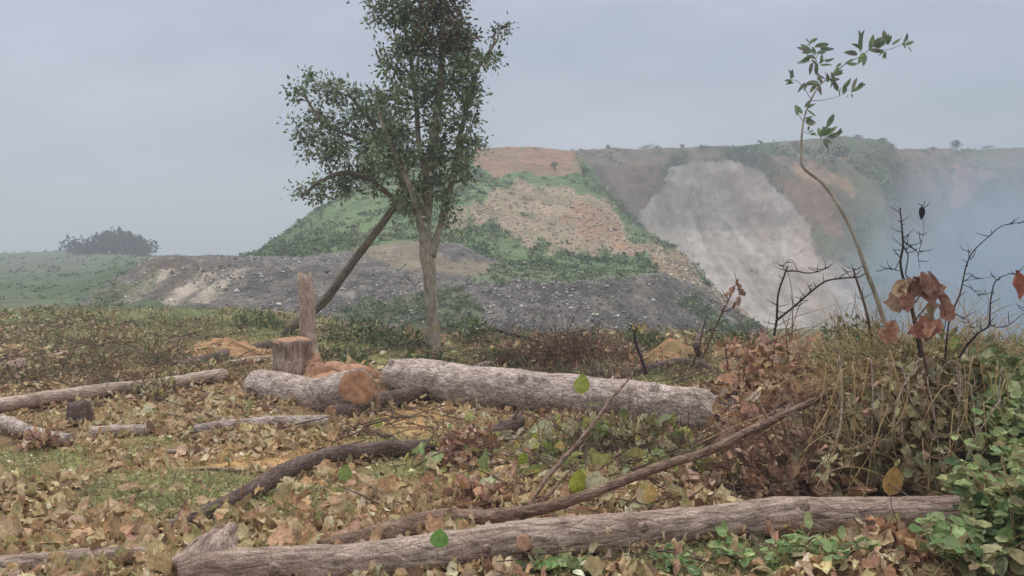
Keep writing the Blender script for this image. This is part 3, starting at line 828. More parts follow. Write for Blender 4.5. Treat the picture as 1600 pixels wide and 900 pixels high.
# ------------------------------------------------------------------ generic trees
def skeleton_tree(stems, clusters, mat_mb, twig_r=.006, k=.75):
    """clusters hang on the skeleton: each joins the nearest node below it with a thin limb"""
    nodes = [np.array(q[:3]) for st in stems for q in st]; rad = [q[3] for st in stems for q in st]
    dens = []; dr = []
    for st in stems:
        p, r = spline([q[:3] for q in st], [q[3] for q in st], .12)
        dens += list(p); dr += list(r)
        tube(mat_mb, [q[:3] for q in st], [q[3] for q in st], 14, .05, .14, int(abs(st[0][0]) * 100) % 97, .1, .03)
    dens = [np.array(q) for q in dens]
    order = np.argsort([min(np.linalg.norm(c - d) for d in dens[::4]) for c in clusters])
    for ci in order:
        c = clusters[ci]
        A = np.array(dens)
        d = np.linalg.norm(A - c, axis=1) + np.where(A[:, 2] > c[2] - .02, (A[:, 2] - c[2] + .05) * 1.6, 0)
        j = int(np.argmin(d)); a = A[j]
        ra = min(dr[j] * .6, .012 + .012 * np.linalg.norm(c - a))
        mid = (a + c) / 2 + RNG.normal(0, .05, 3) + [0, 0, .04]
        p, r, _ = tube(mat_mb, [a, mid, c], [max(ra, twig_r), max(ra * .65, twig_r), twig_r], 5, .09, 0, 0, 0, .05)
        dens += list(p[1:]); dr += list(r[1:])
    return dens

def blob_clusters(blobs, D, spacing, dd=1.0):
    out_ = []
    for (cx, cy, rx, ry) in blobs:
        area = math.pi * rx * ry; n = max(2, int(area / (spacing ** 2)))
        for _ in range(n):
            for _try in range(20):
                a = RNG.uniform(-1, 1, 3)
                if (a ** 2).sum() < 1: break
            out_.append(P(cx + a[0] * rx, cy + a[1] * ry, D + a[2] * dd * min(rx, ry) * D / F * 1.2))
    return out_

def crown_leaves(mb, clusters, per, spread, L, pal, wts=None, droop=.2):
    C_ = np.repeat(np.array(clusters), per, 0); N = len(C_)
    off = RNG.normal(0, 1, (N, 3)) * spread * RNG.uniform(.4, 1.1, (N, 1))
    pos = C_ + off * [1, 1, .8]
    ax = unit(off + RNG.normal(0, .8, (N, 3)) * spread + [0, 0, -droop * spread])
    LL = L * RNG.uniform(.6, 1.25, N)
    tone = np.repeat(RNG.uniform(.75, 1.3, (len(clusters), 1)), per, 0)
    leaves(mb, pos, ax, rdir(N, .0, 1), LL, LL * RNG.uniform(.4, .6, N), RNG.uniform(-.6, 1.2, N), RNG.uniform(0, .5, N), pick(pal, N, wts) * tone, 'ovate', 4, .1)

CROWN = [(112, 136, 94), (130, 150, 104), (94, 114, 84), (150, 162, 120), (176, 182, 150)]
# main tree
D = 15.6
b = GP(678, 548)
D = float(b[1])
S = D / F
def T(px, py, rpx, dd=0.0):
    q = P(px, py, D + dd); return (q[0], q[1], q[2], rpx * S)
root = thing('tree', b, 'tall leafy tree with a pale upright forked trunk', 'tree')
stems = [[T(679, 553, 14), T(677, 535, 11), T(675, 490, 10), T(672, 440, 10.5), T(667, 395, 11.5), T(664, 360, 8.5), T(668, 310, 9), T(672, 250, 8), T(684, 170, 7), T(690, 90, 5), T(692, 10, 4), T(690, -60, 3)],
         [T(667, 385, 9), T(655, 340, 6, -.1), T(640, 290, 5, -.2), T(612, 230, 4, -.2), T(590, 170, 3, -.2)],
         [T(673, 400, 8), T(688, 350, 5, .15), T(702, 300, 5, .25), T(712, 250, 4, .3), T(728, 170, 4, .3), T(745, 110, 3, .2), T(778, 62, 2, .2)],
         [T(670, 290, 6), T(655, 220, 4, .2), T(648, 140, 4, .3), T(636, 60, 3, .3), T(620, 0, 3, .2)]]
blobs = [(600, 15, 46, 26), (660, 15, 60, 34), (655, 55, 62, 36), (715, 40, 28, 40), (720, 90, 36, 44), (755, 85, 22, 22), (783, 50, 12, 12), (620, 90, 50, 30), (690, 110, 60, 40),
         (640, 150, 60, 40), (700, 170, 48, 50), (735, 150, 18, 40), (740, 205, 16, 24), (640, 215, 60, 40), (700, 235, 42, 36), (660, 265, 52, 28), (640, 305, 32, 30), (690, 290, 26, 26), (700, 330, 16, 30), (610, 240, 40, 30), (650, 325, 20, 22), (718, 275, 18, 30),
         (590, -40, 60, 40), (690, -50, 80, 50)]
cl = blob_clusters(blobs, D, 15, 1.2)
mbt = MB(); skeleton_tree(stems, cl, mbt)
mbt.build('trunk', M['bark_tree'], root, origin=b)
mb = MB(); crown_leaves(mb, cl, 29, .105, .09, CROWN, [4, 4, 4, 2, 1])
br = [c for c in cl if proj(c)[0] > 655 and proj(c)[1] < 85]
crown_leaves(mb, br, 30, .13, .08, [(110, 82, 66), (92, 68, 56), (130, 100, 80)])
mb.build('crown', M['crown'], root, origin=b)

# leaning tree
b2 = GP(441, 530)
D = float(b2[1]) - .1
root = thing('tree', b2, 'thin dark leaning tree whose crown spreads to the left', 'tree')
stems = [[T(436, 538, 9), T(455, 512, 8), T(500, 478, 7.5), T(540, 424, 7.5), T(582, 370, 7), T(618, 318, 6), T(628, 280, 6), T(610, 235, 5), T(580, 190, 4), T(548, 150, 3)],
         [T(622, 318, 6), T(585, 285, 4, -.2), T(540, 270, 4, -.3), T(500, 285, 3, -.3), T(470, 308, 2, -.3)],
         [T(600, 225, 4), T(555, 215, 3, -.2), T(505, 190, 3, -.3), T(475, 150, 2, -.3)]]
S = D / F
blobs = [(482, 142, 30, 26), (520, 135, 30, 22), (500, 185, 44, 30), (560, 165, 44, 34), (475, 215, 16, 22), (510, 235, 36, 32), (560, 235, 48, 40), (600, 195, 44, 44), (525, 285, 40, 26), (480, 305, 24, 16), (570, 285, 40, 26), (600, 262, 34, 30), (640, 300, 22, 34)]
cl = blob_clusters(blobs, D, 13.5, 1.2)
mbt = MB(); skeleton_tree(stems, cl, mbt)
mbt.build('trunk', M['bark_lean'], root, origin=b2)
mb = MB(); crown_leaves(mb, cl, 28, .105, .09, CROWN, [4, 4, 4, 2, 2])
mb.build('crown', M['crown'], root, origin=b2)

# slender snapped trunk standing before the leaning tree
b3 = GP(484, 574)
D = float(b3[1]); S = D / F
root = thing('broken_trunk', b3, 'slender pale snapped trunk standing upright behind the square stump', 'dead trunk')
mb = MB(); tube(mb, [T(488, 582, 19)[:3], T(482, 545, 14)[:3], T(480, 500, 12)[:3], T(479, 460, 12)[:3], T(477, 434, 11)[:3]], [19 * S, 14 * S, 12.5 * S, 12 * S, 11 * S], 18, .03, .16, 5, .08, .02, jag=.16)
mb.build('trunk', M['bark_pale'], root, origin=b3)
mb = MB()
for k in range(10):
    a = T(477 + RNG.uniform(-9, 9), 440 + RNG.uniform(-3, 14), 2)[:3]; h = RNG.uniform(.05, .16)
    tube(mb, [a, (a[0] + RNG.normal(0, .01), a[1], a[2] + h)], [.012, .003], 5, .04)
mb.build('splinter', M['straw'], root, origin=b3)

# ------------------------------------------------------------------ logs
LOGP = []
def log(name, label, cat, pts, mat, group=None, rough=.1, lump=.07, seg=22, step=.045, seed=1, cuts=(), cutmat='cut', twigs=0, jag=0, wob=.02, knots=0):
    """pts: (px, py, radius in px, lift) resting on the ground, or (px, py, radius in px, None, D) at a set distance"""
    pp = []; rr = []
    for q in pts:
        if len(q) == 5:
            c = P(q[0], q[1], q[4]); r = q[2] * q[4] / F
        else:
            c, r = REST(q[0], q[1], q[2], q[3] if len(q) > 3 else 0)
        pp.append(c); rr.append(r)
    base = np.array(pp[0]); base[2] = float(G(base[0], base[1]))
    root = thing(name, base, label, cat, group)
    mb = MB(); p, r, Tn = tube(mb, pp, rr, seg, step, rough, seed, lump, wob, jag=jag)
    LOGP.append((p, r))
    if twigs:
        for k in range(twigs):
            i = int(RNG.integers(len(p) // 6, len(p) - 2)); a = p[i]
            d = unit(np.cross(Tn[i], rdir(1)[0]) + Tn[i] * .6); d[2] = abs(d[2])
            L = RNG.uniform(.1, .5)
            tube(mb, [a, a + d * L * .5 + RNG.normal(0, .02, 3), a + d * L], [r[i] * .35, r[i] * .2, .002], 5, .06)
    mb.build('wood', M[mat], root, origin=base)
    for k in range(knots):
        i = int(len(p) * (k + .6 + RNG.uniform(-.2, .2)) / knots) % len(p); d = unit(np.array([RNG.normal(0, .4), -1, RNG.uniform(0, 1.2)])); d = unit(d - Tn[i] * np.dot(d, Tn[i]))
        mk = MB(); tube(mk, [p[i] + d * r[i] * .6, p[i] + d * r[i] * 1.0, p[i] + d * (r[i] * 1.18)], [r[i] * .42, r[i] * .26, r[i] * .15], 12, .02, .35, k + seed, jag=.02)
        mk.build('knot', M[mat], root, origin=base)
    for e_ in cuts:
        mc = MB()
        if e_ == 0: cutface(mc, p[0], -Tn[0], r[0], seed)
        else: cutface(mc, p[-1], Tn[-1], r[-1], seed)
        mc.build('cut_face', M[cutmat], root, origin=base)
    return root, p, r, Tn, base

# large log across the middle
log('log', 'thickest grey log lying across the middle, rounded end at left', 'log',
    [(612, 586, 15, .03), (624, 587, 25, .02), (660, 593, 30, .0), (720, 603, 33, 0), (820, 611, 32, 0), (920, 620, 33, 0), (1020, 632, 34, 0), (1120, 648, 36, 0), (1220, 664, 38, 0), (1290, 672, 36, 0)],
    'bark', seg=44, step=.025, seed=3, rough=.16, lump=.12, cuts=(1,), knots=4)
# short thick log with the sawn orange end
log('log', 'short thick curved log with a round sawn orange end', 'log',
    [(398, 594, 20, None, 10.3), (412, 606, 30, None, 10.2), (450, 615, 31, None, 9.95), (500, 621, 31, None, 9.6), (535, 613, 31, None, 9.25), (560, 605, 30.5, None, 9.0)],
    'bark', seg=36, step=.03, seed=8, rough=.14, lump=.08, cuts=(1,))
# log under it
log('log', 'slim cut log emerging under the sawn orange end', 'log',
    [(516, 647, 13, 0), (545, 641, 13, 0), (590, 628, 13, .02), (640, 618, 12, .02), (700, 612, 11, .0), (760, 606, 10, 0)], 'bark_dark', seg=20, seed=12, cuts=(0,))
log('log', 'low grey log lying left of the slim cut log under the orange end', 'log',
    [(305, 672, 9, 0), (350, 668, 11, 0), (400, 664, 11, 0), (460, 661, 12, 0), (514, 660, 12, 0)], 'bark', seg=18, seed=14, cuts=(1,))
log('log', 'half buried grey log among leaves at far left centre', 'log',
    [(-60, 650, 12, 0), (0, 660, 12, 0), (50, 678, 12, 0), (110, 688, 10, 0)], 'bark', seg=18, seed=17)
log('log', 'short grey log between the leaves and the dark stub', 'log',
    [(142, 676, 8, 0), (180, 673, 10, 0), (235, 671, 9, 0)], 'bark', seg=16, seed=18)
log('log', 'long pale straight log entering from the left edge', 'log',
    [(-80, 644, 11, .05), (0, 633, 12, .05), (80, 621, 11, .05), (160, 610, 11, .05), (240, 601, 10, .04), (300, 593, 10, .02), (352, 588, 12, 0)], 'bark_pale', seg=20, seed=19, cuts=(1,))
log('log', 'purplish log along the foot of the orange earth heap', 'log',
    [(274, 573, 8, 0), (320, 563, 9, 0), (370, 551, 9, 0), (424, 540, 9, .02)], 'bark_dark', seg=16, seed=22)
log('log', 'thin pale log just under the purplish one, behind the stump', 'log',
    [(355, 569, 5, 0), (400, 562, 6, 0), (440, 561, 6, 0)], 'bark_pale', seg=14, seed=23)
log('log', 'brown log half sunk in leaves on the upper left', 'log',
    [(60, 568, 10, 0), (95, 560, 11, 0), (128, 552, 10, 0)], 'bark_front', seg=16, seed=24)
log('log', 'pale thick log end at the far left edge behind leaves', 'log',
    [(-50, 590, 14, 0), (0, 582, 14, 0), (36, 572, 13, 0)], 'bark_front', seg=16, seed=25)
# front log
root, p, r, Tn, base = log('log', 'long foreground log with a small orange knot', 'log',
    [(282, 908, 30, 0), (330, 897, 36, 0), (420, 889, 35, 0), (520, 884, 33, 0), (640, 872, 33, 0), (760, 856, 32, 0), (900, 840, 31, 0), (1050, 825, 30, 0), (1200, 812, 31, 0), (1340, 806, 31, .0), (1450, 804, 30, .0), (1560, 806, 28, .0)],
    'bark_front', seg=44, step=.02, seed=31, rough=.13, lump=.13, cuts=(1,), knots=5)
j = int(np.argmin(np.abs(proj(p)[0] - 818)))
cc = P(818, 848, p[j][1]); dk = unit(np.array([-cc[0] * .25, -1, .35]))
mc = MB(); a0 = p[j] + dk * r[j] * .4; a1 = p[j] + (P(818, 848, p[j][1] - r[j]) - p[j]) * 1.12
tube(mc, [a0, a1], [.055, .046], 16, .02, .1, 3)
stub = mc.build('branch_stub', M['bark_front'], root, origin=base)
mc = MB(); cutface(mc, a1, unit(a1 - a0), .043, 4); mc.build('cut_face', M['cut_orange'], stub, origin=base)
mc = MB()
q0 = P(306, 905, 4.3); q1 = P(330, 868, 4.36); q2 = P(350, 836, 4.46)
tube(mc, [q0, q1, q2], [.16, .125, .07], 28, .015, .4, 41, .3, jag=.1)
mc.build('broken_limb', M['bark_front'], root, origin=base)

# fallen branch from the front log up to the right
log('fallen_branch', 'long tapering bough rising from the front log to the right heap', 'branch',
    [(500, 862, 19, .0), (560, 847, 20, .0), (630, 829, 20, .0), (700, 812, 18, 0), (770, 808, 13, .06), (840, 796, 9.5, .12), (930, 768, 8, .2), (1010, 737, 7.5, .3), (1100, 706, 7, .38), (1200, 660, 6, .5), (1300, 612, 5, .62), (1390, 568, 3.5, .75)],
    'bark_bough', seg=20, step=.03, seed=44, twigs=10)
log('fallen_branch', 'thin bare branch leaning up before the middle log', 'branch',
    [(826, 792, 4.2, .1), (862, 738, 4, .22), (905, 690, 3.5, .35), (950, 630, 2.6, .5), (985, 590, 1.6, .6)], 'bark_bough', seg=10, seed=46, twigs=5)
log('fallen_branch', 'curved dark branch arching over the grass patch', 'branch',
    [(236, 830, 9, 0), (290, 816, 12, 0), (350, 789, 13, .0), (400, 762, 14, .02), (450, 733, 13, .03), (520, 711, 13, .03), (600, 703, 13, .02), (676, 697, 12, 0)], 'bark_dark', seg=20, seed=48, cuts=(1,))
log('fallen_branch', 'brown branch with a pale cut end below the middle log', 'branch',
    [(690, 708, 9, 0), (740, 690, 10, .02), (790, 668, 11, .05), (812, 656, 11, .08)], 'bark_dark', seg=16, seed=50, cuts=(1,), cutmat='cut_pale', twigs=3)
log('fallen_branch', 'mossy brown limb sunk in leaves at the bottom left corner', 'branch',
    [(-40, 888, 18, 0), (60, 882, 18, 0), (150, 874, 17, 0), (235, 868, 14, 0)], 'bark_front', seg=18, seed=52)
log('fallen_branch', 'dark crooked branch lying behind the middle log', 'branch',
    [(890, 592, 6, 0), (940, 584, 7, 0), (1000, 578, 6, .02), (1050, 567, 7, .05), (1092, 567, 6, .05), (1120, 578, 4, .02)], 'bark_dark', seg=12, seed=54, twigs=3)
log('fallen_branch', 'short grey branch right behind the left end of the middle log', 'branch',
    [(738, 578, 6, 0), (770, 568, 7, 0), (812, 560, 6, 0)], 'bark', seg=12, seed=56)
log('fallen_branch', 'thin dark stick on the slope right of the upright tree', 'branch',
    [(735, 520, 3, .05), (768, 515, 3, .12), (800, 523, 3, .05), (840, 532, 2, 0)], 'twig_dark', seg=8, seed=58, twigs=2)
log('fallen_branch', 'thin brown stick low in the leaves above the grass patch', 'branch',
    [(225, 700, 4, 0), (280, 706, 4, 0), (350, 703, 4, 0)], 'bark_front', seg=10, seed=59)
log('fallen_branch', 'thin stick lying at the top edge of the grass patch', 'branch',
    [(290, 735, 3, 0), (330, 733, 3, 0), (375, 737, 3, 0)], 'bark_front', seg=8, seed=60)
log('fallen_branch', 'dark slim log on the field edge below the gravel streaks', 'branch',
    [(228, 478, 3, 0), (262, 480, 3.5, 0), (305, 483, 3, 0)], 'bark_dark', seg=10, seed=61)
log('fallen_branch', 'dark branch curving under the right end of the middle log', 'branch',
    [(1060, 700, 5, 0), (1110, 690, 6, .03), (1180, 690, 7, .03), (1250, 684, 8, .05), (1300, 676, 6, .05)], 'bark_dark', seg=12, seed=62, twigs=6)
log('fallen_branch', 'forked stub hooking up at the end of the crooked branch', 'branch',
    [(1090, 574, 6, .0), (1093, 555, 6, .1), (1088, 538, 4, .3), (1100, 505, 2, .5)], 'bark_dark', seg=10, seed=64, twigs=2)

# ------------------------------------------------------------------ stumps
g0 = GP(455, 588); D = float(g0[1]); S = D / F
root = thing('stump', g0, 'wide square brown stump with bright orange torn wood at its side', 'tree stump')
mb = MB()
tube(mb, [P(455, 602, D), P(455, 580, D), P(455, 555, D), P(455, 531, D)], [40 * S, 33 * S, 29 * S, 30 * S], 34, .025, .22, 71, .2, jag=.03)
mb.build('trunk_base', M['bark_front'], root, origin=g0)
mb = MB(); cutface(mb, P(455, 531, D), np.array([0, -.08, 1]), 29 * S, 3); mb.build('cut_face', M['cut'], root, origin=g0)
mb = MB()
tube(mb, [P(484, 604, D - .1), P(490, 580, D - .08), P(496, 553, D - .02)], [26 * S, 20 * S, 6 * S], 26, .02, .45, 81, .25, jag=.05)
tube(mb, [P(492, 598, D - .12), P(520, 588, D - .12), P(556, 584, D - .1), P(594, 590, D - .08)], [22 * S, 20 * S, 17 * S, 9 * S], 26, .02, .4, 84, .3, jag=.04)
for k in range(26):
    x_ = RNG.uniform(484, 580); a = P(x_, 585 - 24 * max(0, 1 - (x_ - 484) / 40), D - .14); d = RNG.normal(0, 1, 3) * .05 + [0, 0, .05]
    tube(mb, [a, a + d], [.02, .004], 5, .03)
mb.build('torn_wood', M['cut_orange'], root, origin=g0)
g1 = GP(126, 662); D = float(g1[1]); S = D / F
root = thing('stump', g1, 'low dark brown stub under the long pale log', 'tree stump')
mb = MB(); tube(mb, [P(126, 672, D), P(125, 650, D), P(124, 630, D)], [22 * S, 19 * S, 18 * S], 20, .03, .16, 75, .2, jag=.05); mb.build('trunk_base', M['bark_dark'], root, origin=g1)

# heaps of orange earth and sawdust
def mound(name, label, px, py, rx, ryd, hpx, colr, kind=None, seed=0):
    c = GP(px, py); Dm = float(c[1]); Sx = Dm / F
    n = 44; th = np.linspace(0, 2 * np.pi, n, endpoint=False); V = []; C = []
    K = 14
    for k in range(K + 1):
        f = k / K
        for t in th:
            w = 1 + .25 * math.sin(2 * t + seed) + .12 * math.sin(5 * t + seed * 3)
            x = c[0] + math.cos(t) * f * rx * Sx * w; y = c[1] + math.sin(t) * f * ryd * w
            V.append((x, y, 0)); C.append(f)
    V = np.array(V); f = np.array(C)
    h = hpx * Sx * (1 - f ** 1.6)
    V[:, 2] = G(V[:, 0], V[:, 1]) + h * (1 + .5 * fbm(V * 2.5, 3, seed)) + .09 * fbm(V * 9, 4, seed) - .03 * f
    Q = [(k * n + j, k * n + (j + 1) % n, (k + 1) * n + (j + 1) % n, (k + 1) * n + j) for k in range(K) for j in range(n)]
    nn = fbm(V * 6, 3, seed + 4)
    col = blend(np.broadcast_to(lin(colr[0]), V.shape).copy(), np.clip(.5 + nn * 4, 0, 1), lin(colr[1]))
    mb = MB(); mb.add(V, Q, col=col)
    o = mb.build(name, M['ground']); tag(o, label, None, None, kind or 'stuff')
mound('sawdust', 'orange sawdust heap left of the wide stump', 352, 556, 66, 1.0, 27, [(184, 144, 106), (144, 114, 82)], seed=2)
mound('sawdust', 'orange brown earth heap behind the middle log', 1046, 570, 50, .8, 38, [(172, 132, 98), (134, 114, 80)], seed=4)
mound('sawdust', 'small yellowish earth heap beside the dark twig', 985, 573, 16, .4, 20, [(176, 138, 100), (140, 112, 78)], seed=6)
mound('sawdust', 'sawdust at the foot of the wide stump', 520, 600, 46, .35, 18, [(192, 146, 112), (168, 124, 92)], seed=7)
mound('sawdust', 'tan sawdust spilled under the front log top', 1268, 792, 30, .12, 10, [(208, 180, 130), (180, 150, 104)], seed=9)

# ------------------------------------------------------------------ leaf litter, grass, twigs (stuff)
def field(N, D0, D1, dens):
    N = int(N * 1.2)
    Y = np.exp(RNG.uniform(math.log(D0), math.log(D1), N * 3)); X = RNG.uniform(-.82, .82, N * 3) * Y
    qx, qy = proj(v3(X, Y, 0))
    k = RNG.random(N * 3) < dens(X, Y, qx, qy)
    X, Y = X[k][:N], Y[k][:N]
    return X, Y
def dens_leaf(X, Y, qx, qy):
    d = .3 + 2.5 * fbm(v3(X * .9, Y * .9), 3, 91) + .8 * fbm(v3(X * 3, Y * 3), 2, 92)
    d = d - 1.7 * grassmask(qx, qy) * (qy > 620) - .45 * grassmask(qx, qy) - .8 * tanmask(qx, qy)
    d += .5 * ell(qx, qy, 100, 860, 260, 90) + .45 * ell(qx, qy, 600, 800, 300, 50) + .5 * ell(qx, qy, 420, 670, 200, 30) + .4 * ell(qx, qy, 900, 730, 260, 70)
    d -= .5 * ell(qx, qy, 650, 540, 160, 40)
    return np.clip(d, .02, 1)
mb = MB()
X, Y = field(7000, 4.2, 8.5, dens_leaf)
N = len(X)
def lay(X, Y, sz, hmax, pal, wts, shape='ovate', tiltz=.36, mb=mb, curlr=(-2.0, 2.6), nt=6):
    N = len(X)
    z = G(X, Y) + RNG.random(N) ** 2 * hmax + .01
    a = RNG.uniform(0, 2 * np.pi, N)
    ax = np.stack([np.cos(a), np.sin(a), RNG.normal(0, .3, N)], -1)
    nrm = unit(np.stack([RNG.normal(0, tiltz, N), RNG.normal(0, tiltz, N) - .15, np.ones(N)], -1))
    qx, qy = proj(v3(X, Y, 0))
    L = sz * RNG.lognormal(0, .3, N)
    leaves(mb, v3(X, Y, z), ax, nrm, L, L * RNG.uniform(.45, .75, N), RNG.uniform(*curlr, N), RNG.uniform(-.2, 1.2, N), pick(pal, N, wts, .12), shape, nt, .2, .1)
lay(X, Y, .084, .06, DRY, DRYW)
X, Y = field(16000, 4.2, 12, lambda X, Y, x, y: np.clip(dens_leaf(X, Y, x, y) + .3, 0, 1)); lay(X, Y, .032, .02, DRY + [(110, 84, 62)], DRYW + [5], nt=3)
X, Y = field(11000, 7.5, 15, dens_leaf); lay(X, Y, .085, .06, DRY, DRYW)
X, Y = field(11000, 14, 29, dens_leaf)
k = (X < 2) | (Y < 20); X, Y = X[k], Y[k]
lay(X, Y, .1, .08, DRY + [(110, 116, 72)], DRYW + [5])
for p_, r_ in LOGP:
    L_ = np.linalg.norm(np.diff(p_, axis=0), axis=1).sum(); nb = int(L_ * 70 * min(1, r_.max() / .1))
    i_ = RNG.integers(0, len(p_), nb); sd_ = np.where(RNG.random(nb) < .7, -1, 1)
    xx = p_[i_, 0] + RNG.normal(0, .05, nb); yy = p_[i_, 1] + sd_ * (r_[i_] * RNG.uniform(.55, 1.5, nb))
    kk = (p_[i_, 2] - r_[i_] - G(p_[i_, 0], p_[i_, 1])) < .08; xx, yy = xx[kk], yy[kk]
    if len(xx): lay(xx, yy, .075, .05, DRY, DRYW, tiltz=.7)
for (mx_, my_, wx_) in ((352, 556, 66), (1046, 570, 50), (985, 573, 16)):
    c_ = GP(mx_, my_); w_ = wx_ * c_[1] / F; nb = int(wx_ * 1.1)
    xx = c_[0] + RNG.normal(0, .5, nb) * w_; yy = c_[1] - RNG.uniform(.0, 1.0, nb) * .8; rr_ = np.hypot((xx - c_[0]) / w_, yy - c_[1])
    zt = G(xx, yy) + np.clip(1 - rr_ ** 1.6, 0, 1) * (.24 if wx_ > 20 else .15) + .01
    leaves(mb, v3(xx, yy, zt), rdir(nb, -.2, .3), rdir(nb, .6, 1), .08 * RNG.lognormal(0, .3, nb), .05, RNG.uniform(-1, 1.5, nb), .3, pick(DRY, nb, DRYW), 'ovate', 5, .2)
# the largest, palest leaves lie near the camera
X, Y = field(750, 4.3, 6.6, lambda X, Y, x, y: np.clip(.2 + ell(x, y, 200, 870, 400, 70) + ell(x, y, 620, 790, 320, 60) * .7, 0, 1)); lay(X, Y, .118, .08, [(216, 186, 138), (204, 164, 112), (188, 150, 110), (196, 176, 120)], None)
X, Y = field(480, 5, 9, lambda X, Y, x, y: ell(x, y, 900, 720, 260, 80)); lay(X, Y, .13, .16, YELLOW + [(176, 168, 120), (196, 190, 150), (140, 156, 92)], None, 'ovate', .9)
tag(mb.build('leaf_litter', M['litter']), 'dry tan leaves covering the cleared ground', None, None, 'stuff')

mb = MB()
def grassf(N, D0, D1, h, w, bend=.6, extra=.03):
    X, Y = field(N, D0, D1, lambda X, Y, x, y: np.clip(grassmask(x, y) * (1 + 2.2 * fbm(v3(X * 2, Y * 2), 3, 55)) + extra * 1.0, 0, 1))
    N = len(X); ax = unit(np.stack([RNG.normal(0, bend, N), RNG.normal(0, bend, N), np.ones(N)], -1))
    L = h * RNG.lognormal(0, .35, N)
    leaves(mb, v3(X, Y, G(X, Y) - .01), ax, rdir(N, -.3, .3), L, w * RNG.uniform(.6, 1.4, N), RNG.uniform(-1.2, 1.2, N), .3, pick([(166, 166, 112), (148, 152, 98), (186, 180, 124), (130, 136, 88), (194, 180, 132)], N), 'blade', 4, .02)
grassf(34000, 4.3, 9, .06, .010, .8, .09)
grassf(22000, 8.5, 16, .07, .014, .7)
grassf(16000, 15, 30, .13, .028, .6, .12)
# upright dry weeds and stalks over the far half of the clearing
X, Y = field(4200, 11, 27, lambda X, Y, x, y: (Y < 25.5 - 6.5 * sst(-9, 0, X) - 2 * sst(2, 7, X) + 3) * np.clip(.2 + 3.4 * fbm(v3(X * .5, Y * .5), 3, 58), .02, 1) * (1 - .8 * ell(x, y, 520, 580, 140, 40))); N = len(X)
hh = RNG.lognormal(math.log(.12), .5, N).clip(.04, .42)
wx, wy, wh = np.repeat(X, 7), np.repeat(Y, 7), np.repeat(hh, 7)
f_ = RNG.random(len(wx)) ** .7; off = RNG.normal(0, .05, (len(wx), 3)) + 0
pw = v3(wx, wy, G(wx, wy)) + off * [1, 1, 0] + np.stack([f_ * 0, f_ * 0, f_ * wh * .8], -1)
leaves(mb, pw, unit(RNG.normal(0, .8, (len(wx), 3)) + [0, 0, .7]), rdir(len(wx), -.2, .6), wh * RNG.uniform(.25, .6, len(wx)), .035 * RNG.uniform(.4, 1.3, len(wx)), RNG.uniform(-1, 1.4, len(wx)), .3,
       np.repeat(pick([(150, 128, 92), (122, 128, 82), (104, 118, 72), (136, 106, 80), (170, 152, 112), (120, 96, 74)], N), 7, 0), 'narrow', 4, .1)
# low clover-like leaves in the grass 
X, Y = field(9000, 4.5, 9.5, lambda X, Y, x, y: np.clip(grassmask(x, y) * (y > 640) * (1 + 2 * fbm(v3(X * 3, Y * 3), 2, 56)), 0, 1)); N = len(X)
leaves(mb, v3(X, Y, G(X, Y) + RNG.random(N) * .035), rdir(N, -.3, .4), rdir(N, .6, 1), .03 * RNG.lognormal(0, .3, N), .022, .4, .3, pick([(164, 166, 112), (182, 180, 126), (142, 148, 96)], N), 'round', 4)
tag(mb.build('grass', M['grass']), 'short grass and weedy stalks growing over the clearing', None, None, 'stuff')

mb = MB()
X, Y = field(1700, 4.4, 22, lambda X, Y, x, y: np.clip(.22 - .22 * (y > 640) * (x < 600) + ell(x, y, 1100, 720, 300, 90) * 2 + ell(x, y, 900, 560, 200, 60) + .7 * ell(x, y, 560, 670, 260, 22) + .8 * ell(x, y, 560, 555, 160, 20) + ell(x, y, 150, 560, 200, 80), 0, 1))
for x, y in zip(X, Y):
    a = RNG.uniform(0, 6.28); L = RNG.uniform(.12, .6) * (1 + y / 20); z = float(G(x, y)) + RNG.uniform(0, .05)
    d = np.array([math.cos(a), math.sin(a), RNG.uniform(0, .35)]) * L
    p0 = np.array([x, y, z]); r0 = RNG.uniform(.003, .007) * (1 + y / 20)
    tube(mb, [p0, p0 + d * .5 + RNG.normal(0, .03, 3), p0 + d], [r0, r0 * .7, r0 * .3], 4, .12)
tag(mb.build('twig_litter', M['bark_dark']), 'thin broken twigs scattered over the clearing', None, None, 'stuff')

# ------------------------------------------------------------------ heaps, shrubs, plants
def twigs_in(mb, c, rad, n, L, r0, up=.5, ground=None):
    for k in range(n):
        p0 = c + RNG.normal(0, .45, 3) * rad; d = unit(RNG.normal(0, 1, 3) + [0, 0, up]) * L * RNG.uniform(.4, 1.2)
        if ground is not None: p0[2] = max(p0[2], float(G(p0[0], p0[1])))
        m1 = p0 + d * .5 + RNG.normal(0, .12, 3) * L
        tube(mb, [p0, m1, p0 + d], [r0, r0 * .7, r0 * .25], 4, L * .15)

